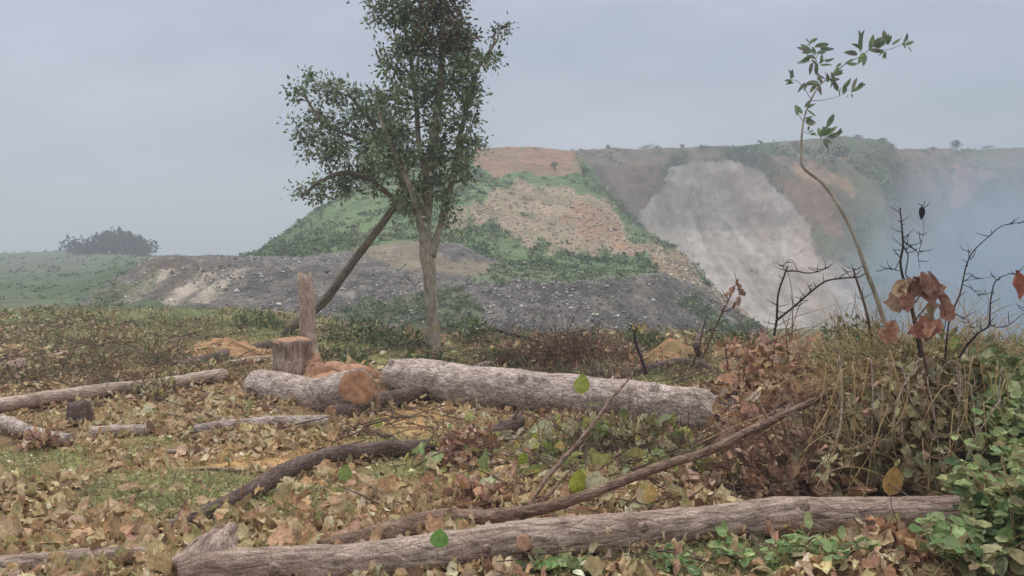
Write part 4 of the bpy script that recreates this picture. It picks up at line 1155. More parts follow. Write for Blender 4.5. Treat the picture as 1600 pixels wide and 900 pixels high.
def heap(name, label, cat, lobes, n, L, pal, shape='ovate', wts=None, twig=40, tl=.5, tmat='twig', hang=.4, curlr=(-1.5, 2.5), mat='litter', wr=(.4, .7), tr=.005, group=None):
    """lobes: (px, py, D, half width m, half depth m, half height m)"""
    cs = [P(a[0], a[1], a[2]) for a in lobes]
    c0 = np.mean(cs, 0); c0[2] = float(G(c0[0], c0[1]))
    root = thing(name, c0, label, cat, group)
    vol = np.array([a[3] * a[5] for a in lobes]); k = RNG.choice(len(lobes), n, p=vol / vol.sum())
    C = np.array(cs)[k]; Rr = np.array([a[3:6] for a in lobes])[k]
    d = rdir(n, -.8, 1) * (RNG.random((n, 1)) ** .3)
    pos = C + d * Rr
    g = G(pos[:, 0], pos[:, 1]); pos[:, 2] = np.maximum(pos[:, 2], g + .01 + .05 * RNG.random(n))
    ax = unit(d * .6 + RNG.normal(0, .6, (n, 3)) + [0, 0, -hang]); nrm = unit(d + RNG.normal(0, .5, (n, 3)) + [0, -.2, .3])
    LL = L * RNG.lognormal(0, .28, n)
    mb = MB(); leaves(mb, pos, ax, nrm, LL, LL * RNG.uniform(*wr, n), RNG.uniform(*curlr, n), RNG.uniform(-.1, .9, n), pick(pal, n, wts, .2), shape, 6, .2)
    mb.build('foliage', M[mat], root, origin=c0)
    if twig <= 80:
        for a, c in zip(lobes, cs):
            for _ in range(max(2, twig // len(lobes))):
                mb = MB(); twigs_in(mb, c, np.array(a[3:6]), 1, tl, tr, .5, True); mb.build('twig', M[tmat], root, origin=c0)
    else:
        mb = MB()
        for a, c in zip(lobes, cs): twigs_in(mb, c, np.array(a[3:6]), twig // len(lobes), tl, tr, .5, True)
        tag(mb.build('twig', M[tmat], root, origin=c0), kind='stuff')
    return root

# dry leaf heap on the end of the middle log
heap('leaf_heap', 'tall heap of curled brown leaves on cut branches at the end of the middle log', 'dry leaf heap',
     [(1200, 545, 8.6, .45, .4, .13), (1235, 560, 8.2, .4, .4, .16), (1190, 600, 8.1, .36, .4, .2), (1165, 650, 7.7, .3, .3, .16), (1235, 620, 7.7, .36, .4, .2), (1180, 680, 7.4, .25, .3, .14), (1150, 605, 8.0, .22, .3, .13)],
     1000, .12, RUST + [(206, 168, 124), (214, 184, 144)], twig=78, tl=.7, curlr=(-2.4, 3))
heap('brush_pile', 'reddish brown dead brush piled behind the middle log', 'brush pile',
     [(880, 565, 13.0, .75, .6, .32), (820, 570, 13.0, .5, .5, .22), (950, 568, 13.2, .5, .5, .24), (880, 545, 13.2, .6, .5, .26), (790, 582, 12.8, .5, .4, .14)],
     2600, .05, [(126, 84, 66), (146, 100, 78), (104, 66, 54), (164, 124, 96), (120, 108, 72)], twig=420, tl=.55, tr=.006, hang=0, curlr=(-1, 1), wr=(.3, .6))
heap('dry_bush', 'tangled olive brown wilted bush beside the smoke', 'dry bush',
     [(1440, 575, 6.2, .34, .35, .16), (1400, 640, 6.0, .36, .35, .26), (1470, 650, 6.0, .32, .35, .26), (1430, 710, 5.8, .42, .3, .2), (1360, 590, 6.4, .26, .3, .14), (1500, 580, 6.3, .3, .3, .16), (1330, 600, 6.6, .2, .3, .1)],
     1700, .085, OLIVE + [(184, 146, 116)], twig=620, tl=.6, tr=.0035, hang=1.3, tmat='straw', curlr=(-2, 2.8))
heap('dry_bush', 'greenish grassy weeds topping the wilted bush', 'weeds',
     [(1390, 555, 6.5, .3, .3, .1), (1480, 548, 6.5, .3, .3, .1), (1560, 552, 6.6, .35, .3, .1), (1320, 560, 6.8, .25, .3, .08)],
     1000, .07, [(138, 148, 96), (156, 158, 110), (120, 132, 84), (160, 142, 104)], twig=200, tl=.5, tr=.0028, hang=-.2, tmat='straw', wr=(.2, .4), mat='green')
heap('leafy_brush', 'low leafy brush with yellowing round leaves before the middle log', 'leafy brush',
     [(920, 690, 7.4, .4, .25, .16), (1010, 690, 7.3, .4, .25, .16), (860, 720, 7.0, .35, .25, .12), (1060, 720, 7.0, .3, .25, .12), (960, 740, 6.6, .5, .3, .1)],
     620, .095, YELLOW + [(176, 170, 130), (198, 186, 146), (156, 160, 104), (176, 142, 104)], twig=260, tl=.6, tr=.0032, hang=.3, shape='round', wr=(.65, .9))
heap('leaf_heap', 'rusty leaves trailing down from the tall heap toward the bough', 'dry leaf heap',
     [(1180, 690, 7.0, .25, .25, .12), (1240, 690, 6.8, .3, .25, .12)], 300, .11, RUST, twig=60, tl=.5, tr=.003)
heap('dry_bush', 'brown withered bush under the arched straw stems', 'dry bush',
     [(1310, 660, 6.6, .32, .3, .18), (1330, 710, 6.2, .34, .3, .2), (1290, 740, 6.0, .3, .3, .13), (1250, 700, 6.6, .3, .3, .12)],
     650, .1, RUST + OLIVE, twig=260, tl=.5, tr=.0035, hang=.8)
heap('dry_bush', 'fine dark twiggy brush between the bough and the front log', 'brush pile',
     [(1190, 730, 6.2, .4, .25, .12), (1130, 740, 6.3, .35, .2, .08), (1240, 755, 5.9, .3, .2, .08)],
     260, .08, RUST, twig=330, tl=.42, tr=.0028, hang=.2)
heap('leaf_heap', 'drooping bunch of big brown leaves below the front log', 'dry leaf heap',
     [(1402, 842, 4.72, .11, .1, .11), (1425, 880, 4.62, .15, .1, .08), (1372, 878, 4.66, .13, .1, .07)],
     170, .13, RUST + [(206, 158, 104)], twig=14, tl=.25, hang=1.6, tr=.003)
heap('leaf_heap', 'single curled brown leaf clump beside the green shrub', 'dry leaf heap',
     [(1490, 850, 4.8, .09, .08, .06)], 34, .13, [(150, 118, 84), (120, 92, 66), (178, 146, 104)], twig=6, tl=.25, hang=.8, tr=.003)
heap('leaf_heap', 'small clump of rust leaves in front of the cut brown branch', 'dry leaf heap',
     [(730, 690, 7.2, .22, .2, .1), (690, 715, 6.9, .16, .15, .06)], 230, .085, RUST, twig=60, tl=.35, tr=.003)
heap('leaf_heap', 'orange brown leaf clump just above the front log', 'dry leaf heap',
     [(745, 775, 5.5, .16, .12, .09), (735, 800, 5.3, .08, .1, .08)], 130, .1, RUST + [(206, 158, 104)], twig=10, tl=.3, tr=.003, hang=.8)
heap('leaf_heap', 'small upright clump of brown leaves at the far left', 'dry leaf heap',
     [(58, 690, 7.6, .12, .1, .07)], 60, .1, RUST, twig=14, tl=.25, tr=.003)
for a in [(30, 585, 11.5, .5, 'brown bush heap at the left edge above the pale log'), (110, 560, 12.5, .5, 'leafy brown heap over the half sunk log'),
          (240, 610, 10.2, .2, 'narrow weed clump growing through the long pale log'), (180, 520, 15.5, .6, 'dull brown brush patch on the upper left field'),
          (40, 520, 16, .6, 'mixed brown weeds on the far left of the field')]:
    heap('weed_clump', a[4], 'weeds', [(a[0], a[1], a[2], a[3], .35, .16 if a[3] < .4 else .13), (a[0] + 12, a[1] + 12, a[2] - .2, a[3] * .8, .3, .12)],
         260, .07, OLIVE + DRY[:4], twig=50, tl=.4, tr=.004, hang=0)

# green undergrowth round the upright tree
for a in [(560, 520, 17, .7, .25, 'green weeds left of the upright tree base'), (620, 535, 16, .6, .2, 'green weeds in front of the leaning tree'),
          (730, 520, 16.5, .4, .3, 'dense green weeds right of the upright tree base'), (520, 560, 13.5, .5, .12, 'low green weeds behind the torn stump'),
          (660, 575, 13.3, .5, .1, 'low green weeds under the upright tree'), (1150, 535, 15, .5, .16, 'green tuft behind the brown leaf heap, on its left'),
          (1330, 520, 9.5, .3, .16, 'bright green weeds at the foot of the sapling'), (1240, 560, 9.2, .35, .12, 'green grass tuft growing out of the brown leaf heap'),
          (400, 500, 20, .5, .18, 'green weeds at the field edge left of the snapped trunk'), (780, 560, 13.5, .3, .08, 'small green weeds beside the reddish brush'),
          (1000, 525, 15, .2, .12, 'small yellowish weed by the dark twig')]:
    heap('weed_clump', a[5], 'weeds', [(a[0], a[1], a[2], a[3], .5, a[4]), (a[0] + 25, a[1] + 10, a[2] - .3, a[3] * .7, .4, a[4] * .8)],
         int(500 * a[3] + 200), .08 if a[2] > 12 else .06, [(88, 108, 62), (110, 128, 76), (72, 92, 54), (134, 136, 92)], twig=40, tl=.35, tr=.004, hang=-.4, mat='green', wr=(.25, .5), curlr=(-.6, .9))

def plant(name, label, cat, base, h, spread, nstem, per, L, pal, shape='round', group=None, stem='straw', lw=(.65, .9), hang=.1):
    root = thing(name, base, label, cat, group)
    mb = MB(); ml = MB()
    for k in range(nstem):
        a = RNG.uniform(0, 6.28); rr = RNG.uniform(.1, 1.25) * spread
        tip = base + np.array([math.cos(a) * rr, math.sin(a) * rr, h * RNG.uniform(.6, 1.1)])
        mid = base + (tip - base) * .5 + [0, 0, h * .15]
        p, r, Tn = tube(mb, [base + RNG.normal(0, .015, 3) * [1, 1, 0], mid, tip], [.004, .003, .0015], 5, .04)
        k_ = RNG.integers(len(p) // 3, len(p), per)
        ax = unit(RNG.normal(0, 1, (per, 3)) * [1, 1, .4] + [0, 0, .1 - hang])
        Lk = L * RNG.lognormal(0, .25, per)
        leaves(ml, p[k_] + ax * .01, ax, unit(np.stack([RNG.normal(0, .4, per), RNG.normal(0, .4, per) - .25, np.ones(per)], -1)), Lk, Lk * RNG.uniform(*lw, per), RNG.uniform(-.2, .9, per), RNG.uniform(.05, .6, per), pick(pal, per, None, .16), shape, 6, .12, .09)
    mb.build('stem', M[stem], root, origin=base)
    ml.build('foliage', M['green'], root, origin=base)
    return root

GP_LBL = [(1045, 888, .16, 'leafy green plant under the front log, first from the left'), (1150, 880, .2, 'green plant with a taller sprig against the front log'),
          (1195, 892, .16, 'low green plant at the bottom edge between two sprigs'), (1250, 872, .18, 'green plant right below the pale sawdust on the front log'),
          (1310, 878, .18, 'green plant left of the drooping brown leaf bunch'), (850, 893, .1, 'low green plant under the orange knot of the front log'),
          (905, 897, .08, 'tiny green plant at the bottom edge right of the knot')]
for a in GP_LBL:
    plant('green_plant', a[3], 'plant', GP(a[0], a[1]), a[2] * .55, a[2], 8, 5, .065, [(144, 168, 100), (124, 152, 86), (166, 186, 116), (106, 134, 76)], 'ovate', 'green plants under the front log', lw=(.55, .75))
for i, a in enumerate([(1590, 890, .62, .32, 'tall green shrub filling the lower right corner'), (1545, 865, .42, .26, 'green shrub covering the right end of the front log'),
          (1600, 800, .7, .3, 'green shrub leaning in at the right edge'), (1530, 905, .25, .24, 'low green shrub at the bottom right of the front log'), (1660, 860, .8, .4, 'green shrub just at the frame edge on the right')]):
    plant('green_shrub', a[4], 'shrub', GP(a[0], a[1]), a[2], a[3], 34, 12, .068, [(142, 166, 98), (122, 148, 86), (164, 182, 114), (104, 130, 76), (178, 186, 124), (170, 160, 110)], 'round', 'green shrubs in the lower right corner', hang=.3)
heap('green_shrub', 'pale yellow green creeper hanging over the wilted bush', 'shrub',
     [(1560, 590, 6.0, .26, .3, .16), (1590, 650, 5.7, .22, .25, .2), (1540, 680, 5.8, .16, .2, .18), (1600, 580, 6.3, .3, .3, .12)],
     800, .09, [(156, 166, 104), (136, 154, 92), (172, 178, 122), (112, 136, 78)], twig=60, tl=.5, tmat='straw', hang=1.0, mat='green', shape='round', wr=(.6, .85))

# ------------------------------------------------------------------ single sprigs with their own leaves
def sprig(name, label, cat, D, stems, lv, mat='twig_dark', pal=GREEN, shape='ovate', lmat='green', group=None, lw=(.5, .65), mult=1.0, base=None, seg=7, curlr=(-.2, .8), flat=0.0, thin=.62):
    """stems: lists of (px, py, radius px); lv: (px, py, angle in degrees from +x, length px)"""
    S_ = D / F
    b_ = P(stems[0][0][0], stems[0][0][1], D) if base is None else base
    root = thing(name, b_, label, cat, group)
    mb = MB()
    for st in stems:
        dd = RNG.uniform(-.05, .05, len(st)); dd[0] = 0
        tube(mb, [P(q[0], q[1], D + dd[i]) for i, q in enumerate(st)], [q[2] * S_ * thin for q in st], seg, .03, .08, 3, 0, .012)
    if name == 'dead_branch':
        for st in stems:
            for q in range(4 * (len(st) - 1) // 2):
                i_ = int(RNG.integers(0, len(st) - 1)); t_ = RNG.random()
                if st[i_][1] > 545: continue
                x_ = st[i_][0] * (1 - t_) + st[i_ + 1][0] * t_; y_ = st[i_][1] * (1 - t_) + st[i_ + 1][1] * t_
                dx, dy = RNG.normal(0, 1), -abs(RNG.normal(.5, .8)); l_ = RNG.uniform(5, 24) / math.hypot(dx, dy)
                tube(mb, [P(x_, y_, D), P(x_ + dx * l_ * .5 + RNG.normal(0, 1.5), y_ + dy * l_ * .5 + 1, D + RNG.normal(0, .02)), P(x_ + dx * l_, y_ + dy * l_, D + RNG.normal(0, .05))], [.8 * S_ * .9, .6 * S_, .3 * S_], 5, .03)
    mb.build('stem', M[mat], root, origin=b_)
    if lv:
        lv = np.array(lv, float)
        if name == 'sapling': lv = np.concatenate([lv, lv + RNG.normal(0, 1, lv.shape) * [4, 4, 40, 3]])
        ml = MB(); N = len(lv)
        a = np.radians(lv[:, 2]); ax = np.stack([np.cos(a), RNG.uniform(-.3, .3, N), np.sin(a)], -1)
        nrm = unit(np.stack([RNG.normal(0, .35, N), -np.ones(N) * (1 - flat * .7), RNG.normal(.25, .35, N) + flat], -1))
        L = lv[:, 3] * S_ * mult
        leaves(ml, P(lv[:, 0], lv[:, 1], D + RNG.uniform(-.04, .04, N)), ax, nrm, L, L * RNG.uniform(*lw, N), RNG.uniform(*curlr, N), RNG.uniform(0, .5, N) + (.4 if lmat == 'litter' else 0), pick(pal, N, None, .1), shape, 7, .16 if lmat == 'litter' else .06, .05)
        ml.build('foliage', M[lmat], root, origin=b_)
    return root

SAPG = [(118, 138, 98), (104, 124, 90), (134, 152, 108), (118, 128, 108)]
sprig('sapling', 'slender pale crooked sapling with a few leaves high against the sky', 'sapling', 6.6,
    [[(1392, 600, 6), (1384, 520, 6), (1372, 470, 5.5), (1352, 418, 5), (1335, 370, 4.6), (1312, 325, 4.2), (1285, 287, 3.8), (1255, 262, 3.4), (1253, 235, 2.8), (1254, 205, 2.4), (1258, 180, 2), (1268, 155, 1.8), (1280, 134, 1.6), (1300, 118, 1.4), (1320, 100, 1.2), (1345, 88, 1), (1362, 76, .9), (1385, 78, .7), (1412, 68, .6)],
     [(1268, 155, 1), (1258, 140, .8), (1245, 126, .7), (1232, 126, .5)],
     [(1283, 132, 1), (1278, 110, .8), (1275, 92, .7), (1265, 74, .5), (1274, 58, .4)],
     [(1275, 92, .7), (1285, 74, .5), (1292, 72, .4)],
     [(1268, 158, .8), (1290, 156, .7), (1312, 150, .6), (1330, 138, .5), (1344, 134, .4)],
     [(1256, 190, .9), (1248, 178, .7), (1242, 165, .5)], [(1255, 205, .8), (1266, 210, .6), (1280, 212, .5)]],
    [(1345, 80, 105, 42), (1358, 78, 70, 34), (1362, 74, 48, 26), (1352, 84, -95, 24), (1368, 74, 20, 20), (1380, 72, 80, 22), (1385, 70, 60, 20), (1384, 80, -100, 16), (1393, 70, 35, 22), (1412, 72, 90, 14), (1414, 70, 20, 18), (1340, 84, 165, 26),
     (1345, 76, 145, 18), (1412, 70, -80, 12), (1380, 84, -60, 12),
     (1320, 100, 25, 18), (1312, 106, 200, 16), (1298, 118, 30, 24), (1300, 116, -10, 22), (1290, 124, 160, 24), (1302, 116, 60, 14), (1285, 130, 120, 14), (1296, 124, -30, 18), (1280, 130, 170, 22), (1276, 128, 190, 24), (1262, 128, -110, 18),
     (1276, 98, -85, 24), (1276, 96, 130, 16), (1278, 100, 30, 20), (1280, 102, -5, 24), (1274, 86, 110, 18), (1270, 80, 195, 26), (1266, 76, 160, 22), (1272, 74, 20, 28), (1280, 74, 5, 20), (1264, 70, 60, 18), (1270, 86, 210, 26), (1264, 66, 130, 10),
     (1236, 124, 80, 20), (1238, 126, 185, 18), (1318, 148, 80, 24), (1312, 150, 110, 18), (1332, 142, 80, 26), (1330, 146, -70, 10), (1340, 136, 40, 14),
     (1254, 178, 125, 22), (1262, 168, 50, 14), (1262, 172, -40, 20), (1258, 190, -15, 22), (1257, 186, 10, 16), (1262, 205, 70, 14), (1266, 210, 0, 12),
     (1282, 212, 60, 24), (1288, 212, 35, 30), (1292, 214, 10, 26), (1286, 214, 85, 20), (1284, 216, 120, 18), (1300, 212, 20, 22), (1288, 218, -20, 20)],
    'sap', SAPG, mult=.82, seg=8, lw=(.26, .44), thin=.7, curlr=(-.9, 1.2))
sprig('dead_branch', 'second dark stem rising beside the pale sapling', 'dead branch', 6.4,
    [[(1368, 560, 4), (1363, 530, 4), (1352, 480, 3.5), (1340, 440, 3), (1334, 420, 2)]], [], 'twig')
sprig('dead_branch', 'two pronged dark twig standing on the brown leaf heap', 'dead branch', 7.6,
    [[(1210, 525, 3.5), (1214, 500, 3), (1216, 460, 2.5), (1228, 425, 2.2), (1232, 416, 1.5)], [(1228, 424, 2), (1245, 424, 1.8), (1262, 427, 1.6), (1280, 424, 1.3), (1291, 418, .9)],
     [(1213, 502, 3), (1240, 480, 2.6), (1265, 458, 2.4), (1290, 440, 2.2), (1320, 435, 2), (1345, 432, 1.6), (1358, 420, 1)], [(1228, 424, 1.2), (1224, 416, .8), (1230, 410, .5)], [(1268, 456, 1.2), (1262, 444, .7)], [(1310, 436, 1.4), (1325, 426, 1), (1342, 420, .7)]], [])
sprig('dead_branch', 'tall dark forked twig above the bunch of hanging brown leaves', 'dead branch', 5.8,
    [[(1440, 560, 4), (1432, 520, 3.8), (1424, 480, 3.6), (1413, 440, 3.4), (1408, 410, 3), (1412, 385, 2.6), (1409, 350, 2), (1406, 325, 1.2)], [(1412, 385, 1.8), (1420, 400, 1.4), (1416, 430, 1.6), (1430, 440, 1.2)],
     [(1407, 402, 1.2), (1396, 390, .7)], [(1413, 378, 1.6), (1426, 388, 1.6), (1434, 394, .8), (1437, 420, .5)], [(1370, 425, .8), (1390, 420, 1), (1406, 424, 1)], [(1424, 480, 2), (1440, 460, 1.4), (1452, 435, 1)]], [])
sprig('hanging_leaves', 'bunch of large brown dead leaves hanging against the blue smoke', 'dead leaves', 5.6,
    [[(1452, 590, 4), (1440, 540, 3.5), (1428, 490, 3), (1422, 455, 2.4), (1430, 432, 1.6)], [(1432, 500, 2), (1455, 470, 1.6), (1468, 450, 1.2), (1455, 428, 1)], [(1452, 472, 1.4), (1474, 480, 1.3), (1478, 505, 1.2), (1470, 530, 1)]],
    [(1405, 445, -82, 46), (1398, 450, -70, 42), (1420, 432, -90, 50), (1432, 432, -75, 54), (1412, 436, -110, 42), (1440, 424, -80, 40), (1452, 424, -88, 44), (1462, 440, -70, 36), (1470, 455, -85, 44), (1460, 470, -100, 40), (1476, 470, -75, 36),
     (1395, 500, -100, 40), (1398, 498, -120, 34), (1470, 500, -130, 44), (1462, 505, -155, 48), (1455, 500, -110, 36), (1448, 512, -150, 38), (1440, 428, -115, 40)],
    'twig', [(164, 114, 92), (176, 124, 98), (140, 96, 76), (176, 136, 106), (190, 148, 104)], 'ovate', 'litter', lw=(.6, .85), curlr=(-.5, 1.2))
sprig('dead_branch', 'long thin arching twig over the blue smoke', 'dead branch', 6.0,
    [[(1478, 560, 2.4), (1484, 500, 2.2), (1500, 460, 2), (1510, 420, 1.8), (1520, 395, 1.6), (1545, 370, 1.2), (1570, 352, 1), (1620, 346, .7)], [(1505, 445, 1), (1520, 452, .8), (1535, 468, .5)], [(1490, 490, 1.2), (1512, 500, 1), (1520, 512, .7), (1540, 508, .5)], [(1515, 402, .8), (1513, 380, .4)],
     [(1504, 440, .8), (1530, 436, .6), (1560, 432, .4)]], [])
sprig('dead_branch', 'dark twig carrying one brown leaf at the right edge', 'dead branch', 5.4,
    [[(1500, 560, 3.4), (1512, 540, 3), (1530, 520, 2.6), (1545, 508, 2.2), (1548, 470, 1.8), (1556, 440, 1.5), (1575, 430, 1), (1590, 428, .8)], [(1546, 508, 1.2), (1570, 512, 1), (1600, 490, .8), (1625, 470, .6)], [(1530, 520, 1), (1560, 505, .6)]],
    [(1588, 422, -85, 48)], 'twig_dark', [(168, 98, 66)], 'ovate', 'litter', lw=(.65, .7))
sprig('dead_branch', 'dark twig with curled brown leaves left of the brown leaf heap', 'dead branch', 9.6,
    [[(1098, 560, 2.6), (1112, 525, 2.6), (1128, 490, 2.2), (1142, 462, 1.8), (1150, 444, 1)], [(1128, 490, 1.2), (1148, 478, 1), (1156, 466, .7)]],
    [(1150, 440, -80, 18), (1146, 446, -110, 16), (1152, 450, -60, 18), (1156, 462, -90, 18), (1148, 470, -100, 14), (1142, 460, 190, 12), (1136, 474, 200, 12), (1150, 446, 80, 12)], 'twig', RUST, 'ovate', 'litter')
sprig('dead_branch', 'thin bare upright twig beside the orange brown earth heap', 'dead branch', 11,
    [[(1080, 575, 2), (1092, 545, 1.8), (1098, 515, 1.4), (1105, 495, .8)], [(1095, 530, 1), (1112, 512, .7)]], [])
sprig('dead_branch', 'dark bent twig with a yellow tip between the earth heaps', 'dead branch', 11,
    [[(1010, 585, 4.5), (1002, 560, 4), (994, 538, 3.4), (992, 520, 2.4), (1000, 510, 1.4)]], [(995, 518, 60, 12), (992, 515, 120, 10), (1000, 512, 20, 12), (1002, 522, 80, 12)], 'twig_dark', [(196, 164, 92), (206, 184, 120)])
sprig('dead_branch', 'small dark dangling leaf stalk high in the blue smoke', 'dead branch', 5.9,
    [[(1436, 400, .9), (1440, 380, .7), (1444, 360, .5), (1441, 330, .6), (1441, 318, .3)]], [(1441, 322, -95, 22)], 'twig_dark', [(40, 40, 46)])
# straw stems arching
for i, (Dd, st, lb) in enumerate([(5.9, [[(1240, 765, 1.8), (1240, 735, 1.8), (1256, 705, 1.7), (1290, 680, 1.5), (1340, 672, 1.2), (1390, 690, .9)]], 'leftmost arching straw stem above the front log'),
        (5.6, [[(1275, 765, 1.8), (1290, 742, 1.8), (1325, 730, 1.8), (1365, 738, 1.7), (1410, 765, 1.6), (1425, 790, 1.4)], [(1312, 732, 1), (1340, 770, .8)], [(1345, 733, 1), (1320, 772, .8)]], 'low broad straw arch with crossing stalks'),
        (6.1, [[(1365, 560, 1.2), (1363, 600, 1.4), (1372, 650, 1.4), (1390, 710, 1.4), (1412, 760, 1.4), (1420, 800, 1.2)]], 'straight straw stem running down to the front log'),
        (5.4, [[(1502, 570, 1.4), (1506, 620, 1.8), (1512, 660, 1.8), (1530, 700, 1.4)], [(1540, 560, 1), (1580, 600, 1)]], 'pale curved stem hanging before the green creeper'),
        (5.5, [[(1450, 775, 1.5), (1453, 720, 1.5), (1456, 690, 1)], [(1470, 790, 1.2), (1458, 730, 1)]], 'short upright pale stalk inside the wilted bush')]):
    sprig('straw_stem', lb, 'dry stem', Dd, st, [], 'straw', group='dry straw stems at the right', seg=6)
for i, (Dd, x0, y0, x1, y1, lb) in enumerate([(6.4, 1180, 685, 1310, 615, 'spiny thin stalk lying along the upper side of the bough'), (6.2, 1090, 695, 1225, 640, 'second spiny stalk left of the first above the bough')]):
    mid = ((x0 + x1) / 2, (y0 + y1) / 2 - 5)
    st = [[(x0, y0, 1.6), (mid[0], mid[1], 1.6), (x1, y1, 1.2)]]
    for k in range(16):
        t = k / 16; st.append([(x0 + (x1 - x0) * t, y0 + (y1 - y0) * t - 3, .8), (x0 + (x1 - x0) * t + RNG.uniform(-9, 9), y0 + (y1 - y0) * t + RNG.uniform(-12, 9), .3)])
    sprig('straw_stem', lb, 'dry stem', Dd, st, [], 'straw', group='dry straw stems at the right', seg=5)

root = thing('dry_vines', GP(1430, 790), 'curtain of dry stalks and vines hanging down to the front log', 'dry vines')
for k in range(64):
    x0 = RNG.uniform(1285, 1570); y0 = RNG.uniform(548, 640); Dk = RNG.uniform(5.4, 6.1); x1 = x0 + RNG.normal(0, 38); y1 = RNG.uniform(690, 785)
    mb = MB(); tube(mb, [P(x0 + RNG.normal(0, 16), y0 + RNG.uniform(5, 40), Dk + .1), P(x0, y0, Dk), P((x0 + x1) / 2 + RNG.normal(0, 14), (y0 + y1) / 2, Dk - .04), P(x1, y1, Dk)], [.0025, .004, .004, .002], 5, .05, 0, 0, 0, .03)
    mb.build('stalk', M['straw' if k % 3 else 'bark'], root, origin=GP(1430, 790))
# single green and yellow leaves that stand out
for (px, py, ln, wd, c, up, lb) in [
        (685, 856, 32, 32, (124, 170, 92), 0, 'round bright green leaf lying on the front log'), (902, 772, 40, 34, (164, 172, 76), 0, 'large yellow green leaf between the bough and the front branch'),
        (907, 616, 34, 26, (166, 176, 88), 0, 'pale green leaf before the middle log'), (1147, 754, 34, 20, (150, 180, 92), 0, 'small upright green leaf below the bough'),
        (538, 752, 28, 24, (142, 164, 96), 0, 'light green leaf under the curved dark branch'), (838, 704, 30, 28, (182, 174, 70), 0, 'yellow leaf at the centre of the leaf field'),
        (816, 732, 28, 18, (150, 168, 70), 0, 'narrow green leaf beside the yellow one'), (1013, 786, 34, 24, (206, 178, 116), 0, 'tan leaf hanging over the front log'),
        (126, 588, 18, 12, (176, 170, 60), 0, 'small yellow leaf on the brown heap at left'), (1108, 745, 34, 40, (158, 160, 84), 0, 'broad yellowish leaf beside the bough'),
        (1350, 680, 34, 34, (186, 158, 84), 0, 'yellow leaf in the withered brown bush'), (1390, 775, 50, 34, (190, 156, 96), 0, 'long yellowish leaf at the foot of the wilted bush'),
        (590, 668, 18, 16, (178, 182, 96), 0, 'pale yellow leaf under the slim cut log'), (1528, 705, 30, 18, (176, 184, 130), 0, 'pale oval leaf on the green creeper'), (1488, 548, 30, 12, (160, 172, 100), 0, 'thin pale leaf over the wilted bush')]:
    if py > 640 and px not in (1350, 1528, 1390):
        g = GP(px, py + ln * .1); Dl = float(g[1]) - .12
    else: Dl = {907: 8.4, 126: 12.2, 1350: 6.0, 1528: 5.5, 1390: 5.45, 1488: 6.0}.get(px, 6)
    if px == 685: Dl = 4.28
    c0 = P(px, py, Dl); Sx = Dl / F
    mb = MB(); leaves(mb, c0[None], np.array([[.12, .1, 1.0]]), np.array([[.05, -1, .35]]), np.array([ln * Sx]), wd * Sx, .35, .3, lin(c)[None], 'ovate', 9, .05, .06)
    o = mb.build('leaf', M['green'], origin=c0); tag(o, lb, 'leaf', 'bright leaves among the dry ones')
    me = MB(); tube(me, [c0, c0 + [-.01, .03, -.06]], [.0016, .0012], 4, .03); me.build('stalk', M['straw'], o, origin=c0)

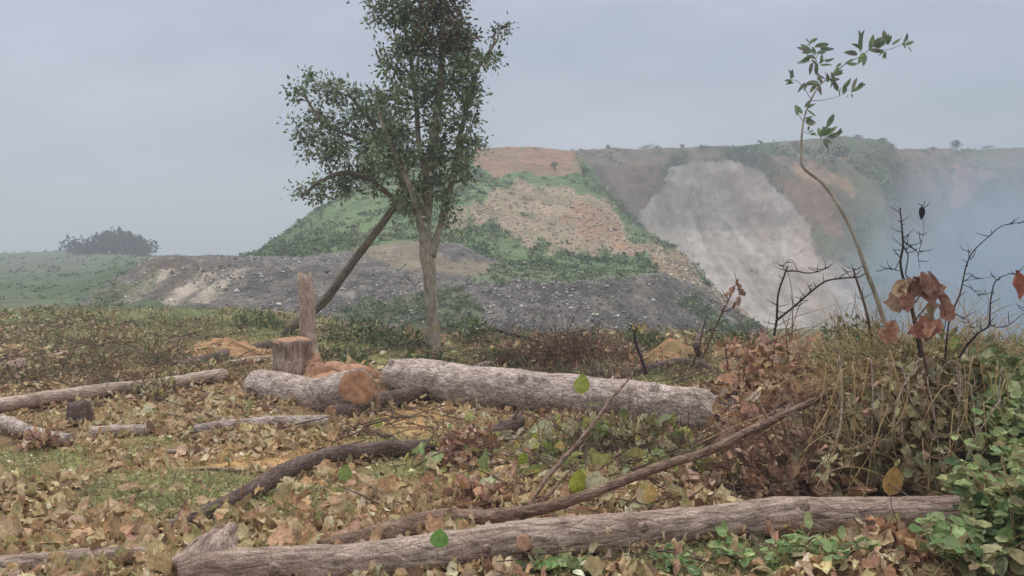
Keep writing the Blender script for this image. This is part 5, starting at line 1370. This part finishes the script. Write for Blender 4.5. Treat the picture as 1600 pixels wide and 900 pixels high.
# ------------------------------------------------------------------ smoke and haze
def smoke():
    c = P(1632, 400, 26.0); c[2] = 0.2
    mb = MB(); n, m_ = 40, 24; V = []
    for i in range(m_ + 1):
        ph = math.pi * i / m_
        for j in range(n):
            t = 2 * math.pi * j / n; V.append((math.sin(ph) * math.cos(t), math.sin(ph) * math.sin(t), math.cos(ph)))
    V = np.array(V); V = V * (1 + .25 * fbm(V * 1.6, 3, 3))[:, None] * [8.0, 5.5, 6.2]
    V[:, 2] = np.maximum(V[:, 2], -4.5)
    Q = [(i * n + j, i * n + (j + 1) % n, (i + 1) * n + (j + 1) % n, (i + 1) * n + j) for i in range(m_) for j in range(n)]
    mb.add(V, Q)
    m, nn, o = mat_base('smoke')
    t = nn.nodes.new('ShaderNodeTexCoord')
    mp = nn.nodes.new('ShaderNodeMapping'); mp.inputs['Scale'].default_value = (1 / 7.4, 1 / 5.0, 1 / 5.6)
    nn.links.new(t.outputs['Object'], mp.inputs[0])
    ln = nn.nodes.new('ShaderNodeVectorMath'); ln.operation = 'LENGTH'; nn.links.new(mp.outputs[0], ln.inputs[0])
    fr = nn.nodes.new('ShaderNodeMapRange'); fr.interpolation_type = 'SMOOTHSTEP'
    fr.inputs['From Min'].default_value = .12; fr.inputs['From Max'].default_value = 1.0; fr.inputs['To Min'].default_value = 1; fr.inputs['To Max'].default_value = 0
    nn.links.new(ln.outputs['Value'], fr.inputs['Value'])
    nz = nn.nodes.new('ShaderNodeTexNoise'); nz.inputs['Distortion'].default_value = 1.2; nz.inputs['Scale'].default_value = .45; nz.inputs['Detail'].default_value = 3
    nn.links.new(t.outputs['Object'], nz.inputs['Vector'])
    nr = nn.nodes.new('ShaderNodeMapRange'); nr.inputs['From Min'].default_value = .3; nr.inputs['From Max'].default_value = .7; nr.inputs['To Min'].default_value = .1; nr.inputs['To Max'].default_value = 1.9
    nn.links.new(nz.outputs['Fac'], nr.inputs['Value'])
    mu = nn.nodes.new('ShaderNodeMath'); mu.operation = 'MULTIPLY'; nn.links.new(fr.outputs[0], mu.inputs[0]); nn.links.new(nr.outputs[0], mu.inputs[1])
    m2 = nn.nodes.new('ShaderNodeMath'); m2.operation = 'MULTIPLY'; m2.inputs[1].default_value = .36; nn.links.new(mu.outputs[0], m2.inputs[0])
    v = nn.nodes.new('ShaderNodeVolumePrincipled'); v.inputs['Color'].default_value = (.54, .68, .83, 1); v.inputs['Anisotropy'].default_value = 0
    nn.links.new(m2.outputs[0], v.inputs['Density'])
    nn.links.new(v.outputs[0], o.inputs['Volume'])
    ob = mb.build('smoke', m, origin=None); ob.location = c; fix_normals(ob)
    tag(ob, 'thin blue smoke drifting up behind the dead twigs at right', 'smoke', None, 'stuff')
smoke()

def haze():
    x0, x1, y0, y1, z0, z1 = -760, 760, -30, 800, -60, 36
    V = [(x, y, z) for x in (x0, x1) for y in (y0, y1) for z in (z0, z1)]
    Q = [(0, 1, 3, 2), (4, 6, 7, 5), (0, 4, 5, 1), (2, 3, 7, 6), (0, 2, 6, 4), (1, 5, 7, 3)]
    m, nn, o = mat_base('haze')
    v = nn.nodes.new('ShaderNodeVolumePrincipled'); v.inputs['Color'].default_value = (.74, .79, .86, 1); v.inputs['Density'].default_value = .0023
    nn.links.new(v.outputs[0], o.inputs['Volume'])
    mb = MB(); mb.add(V, Q)
    hz = mb.build('haze', m, smooth=False); fix_normals(hz)
    tag(hz, 'pale haze over the whole quarry', None, None, 'stuff')
haze()
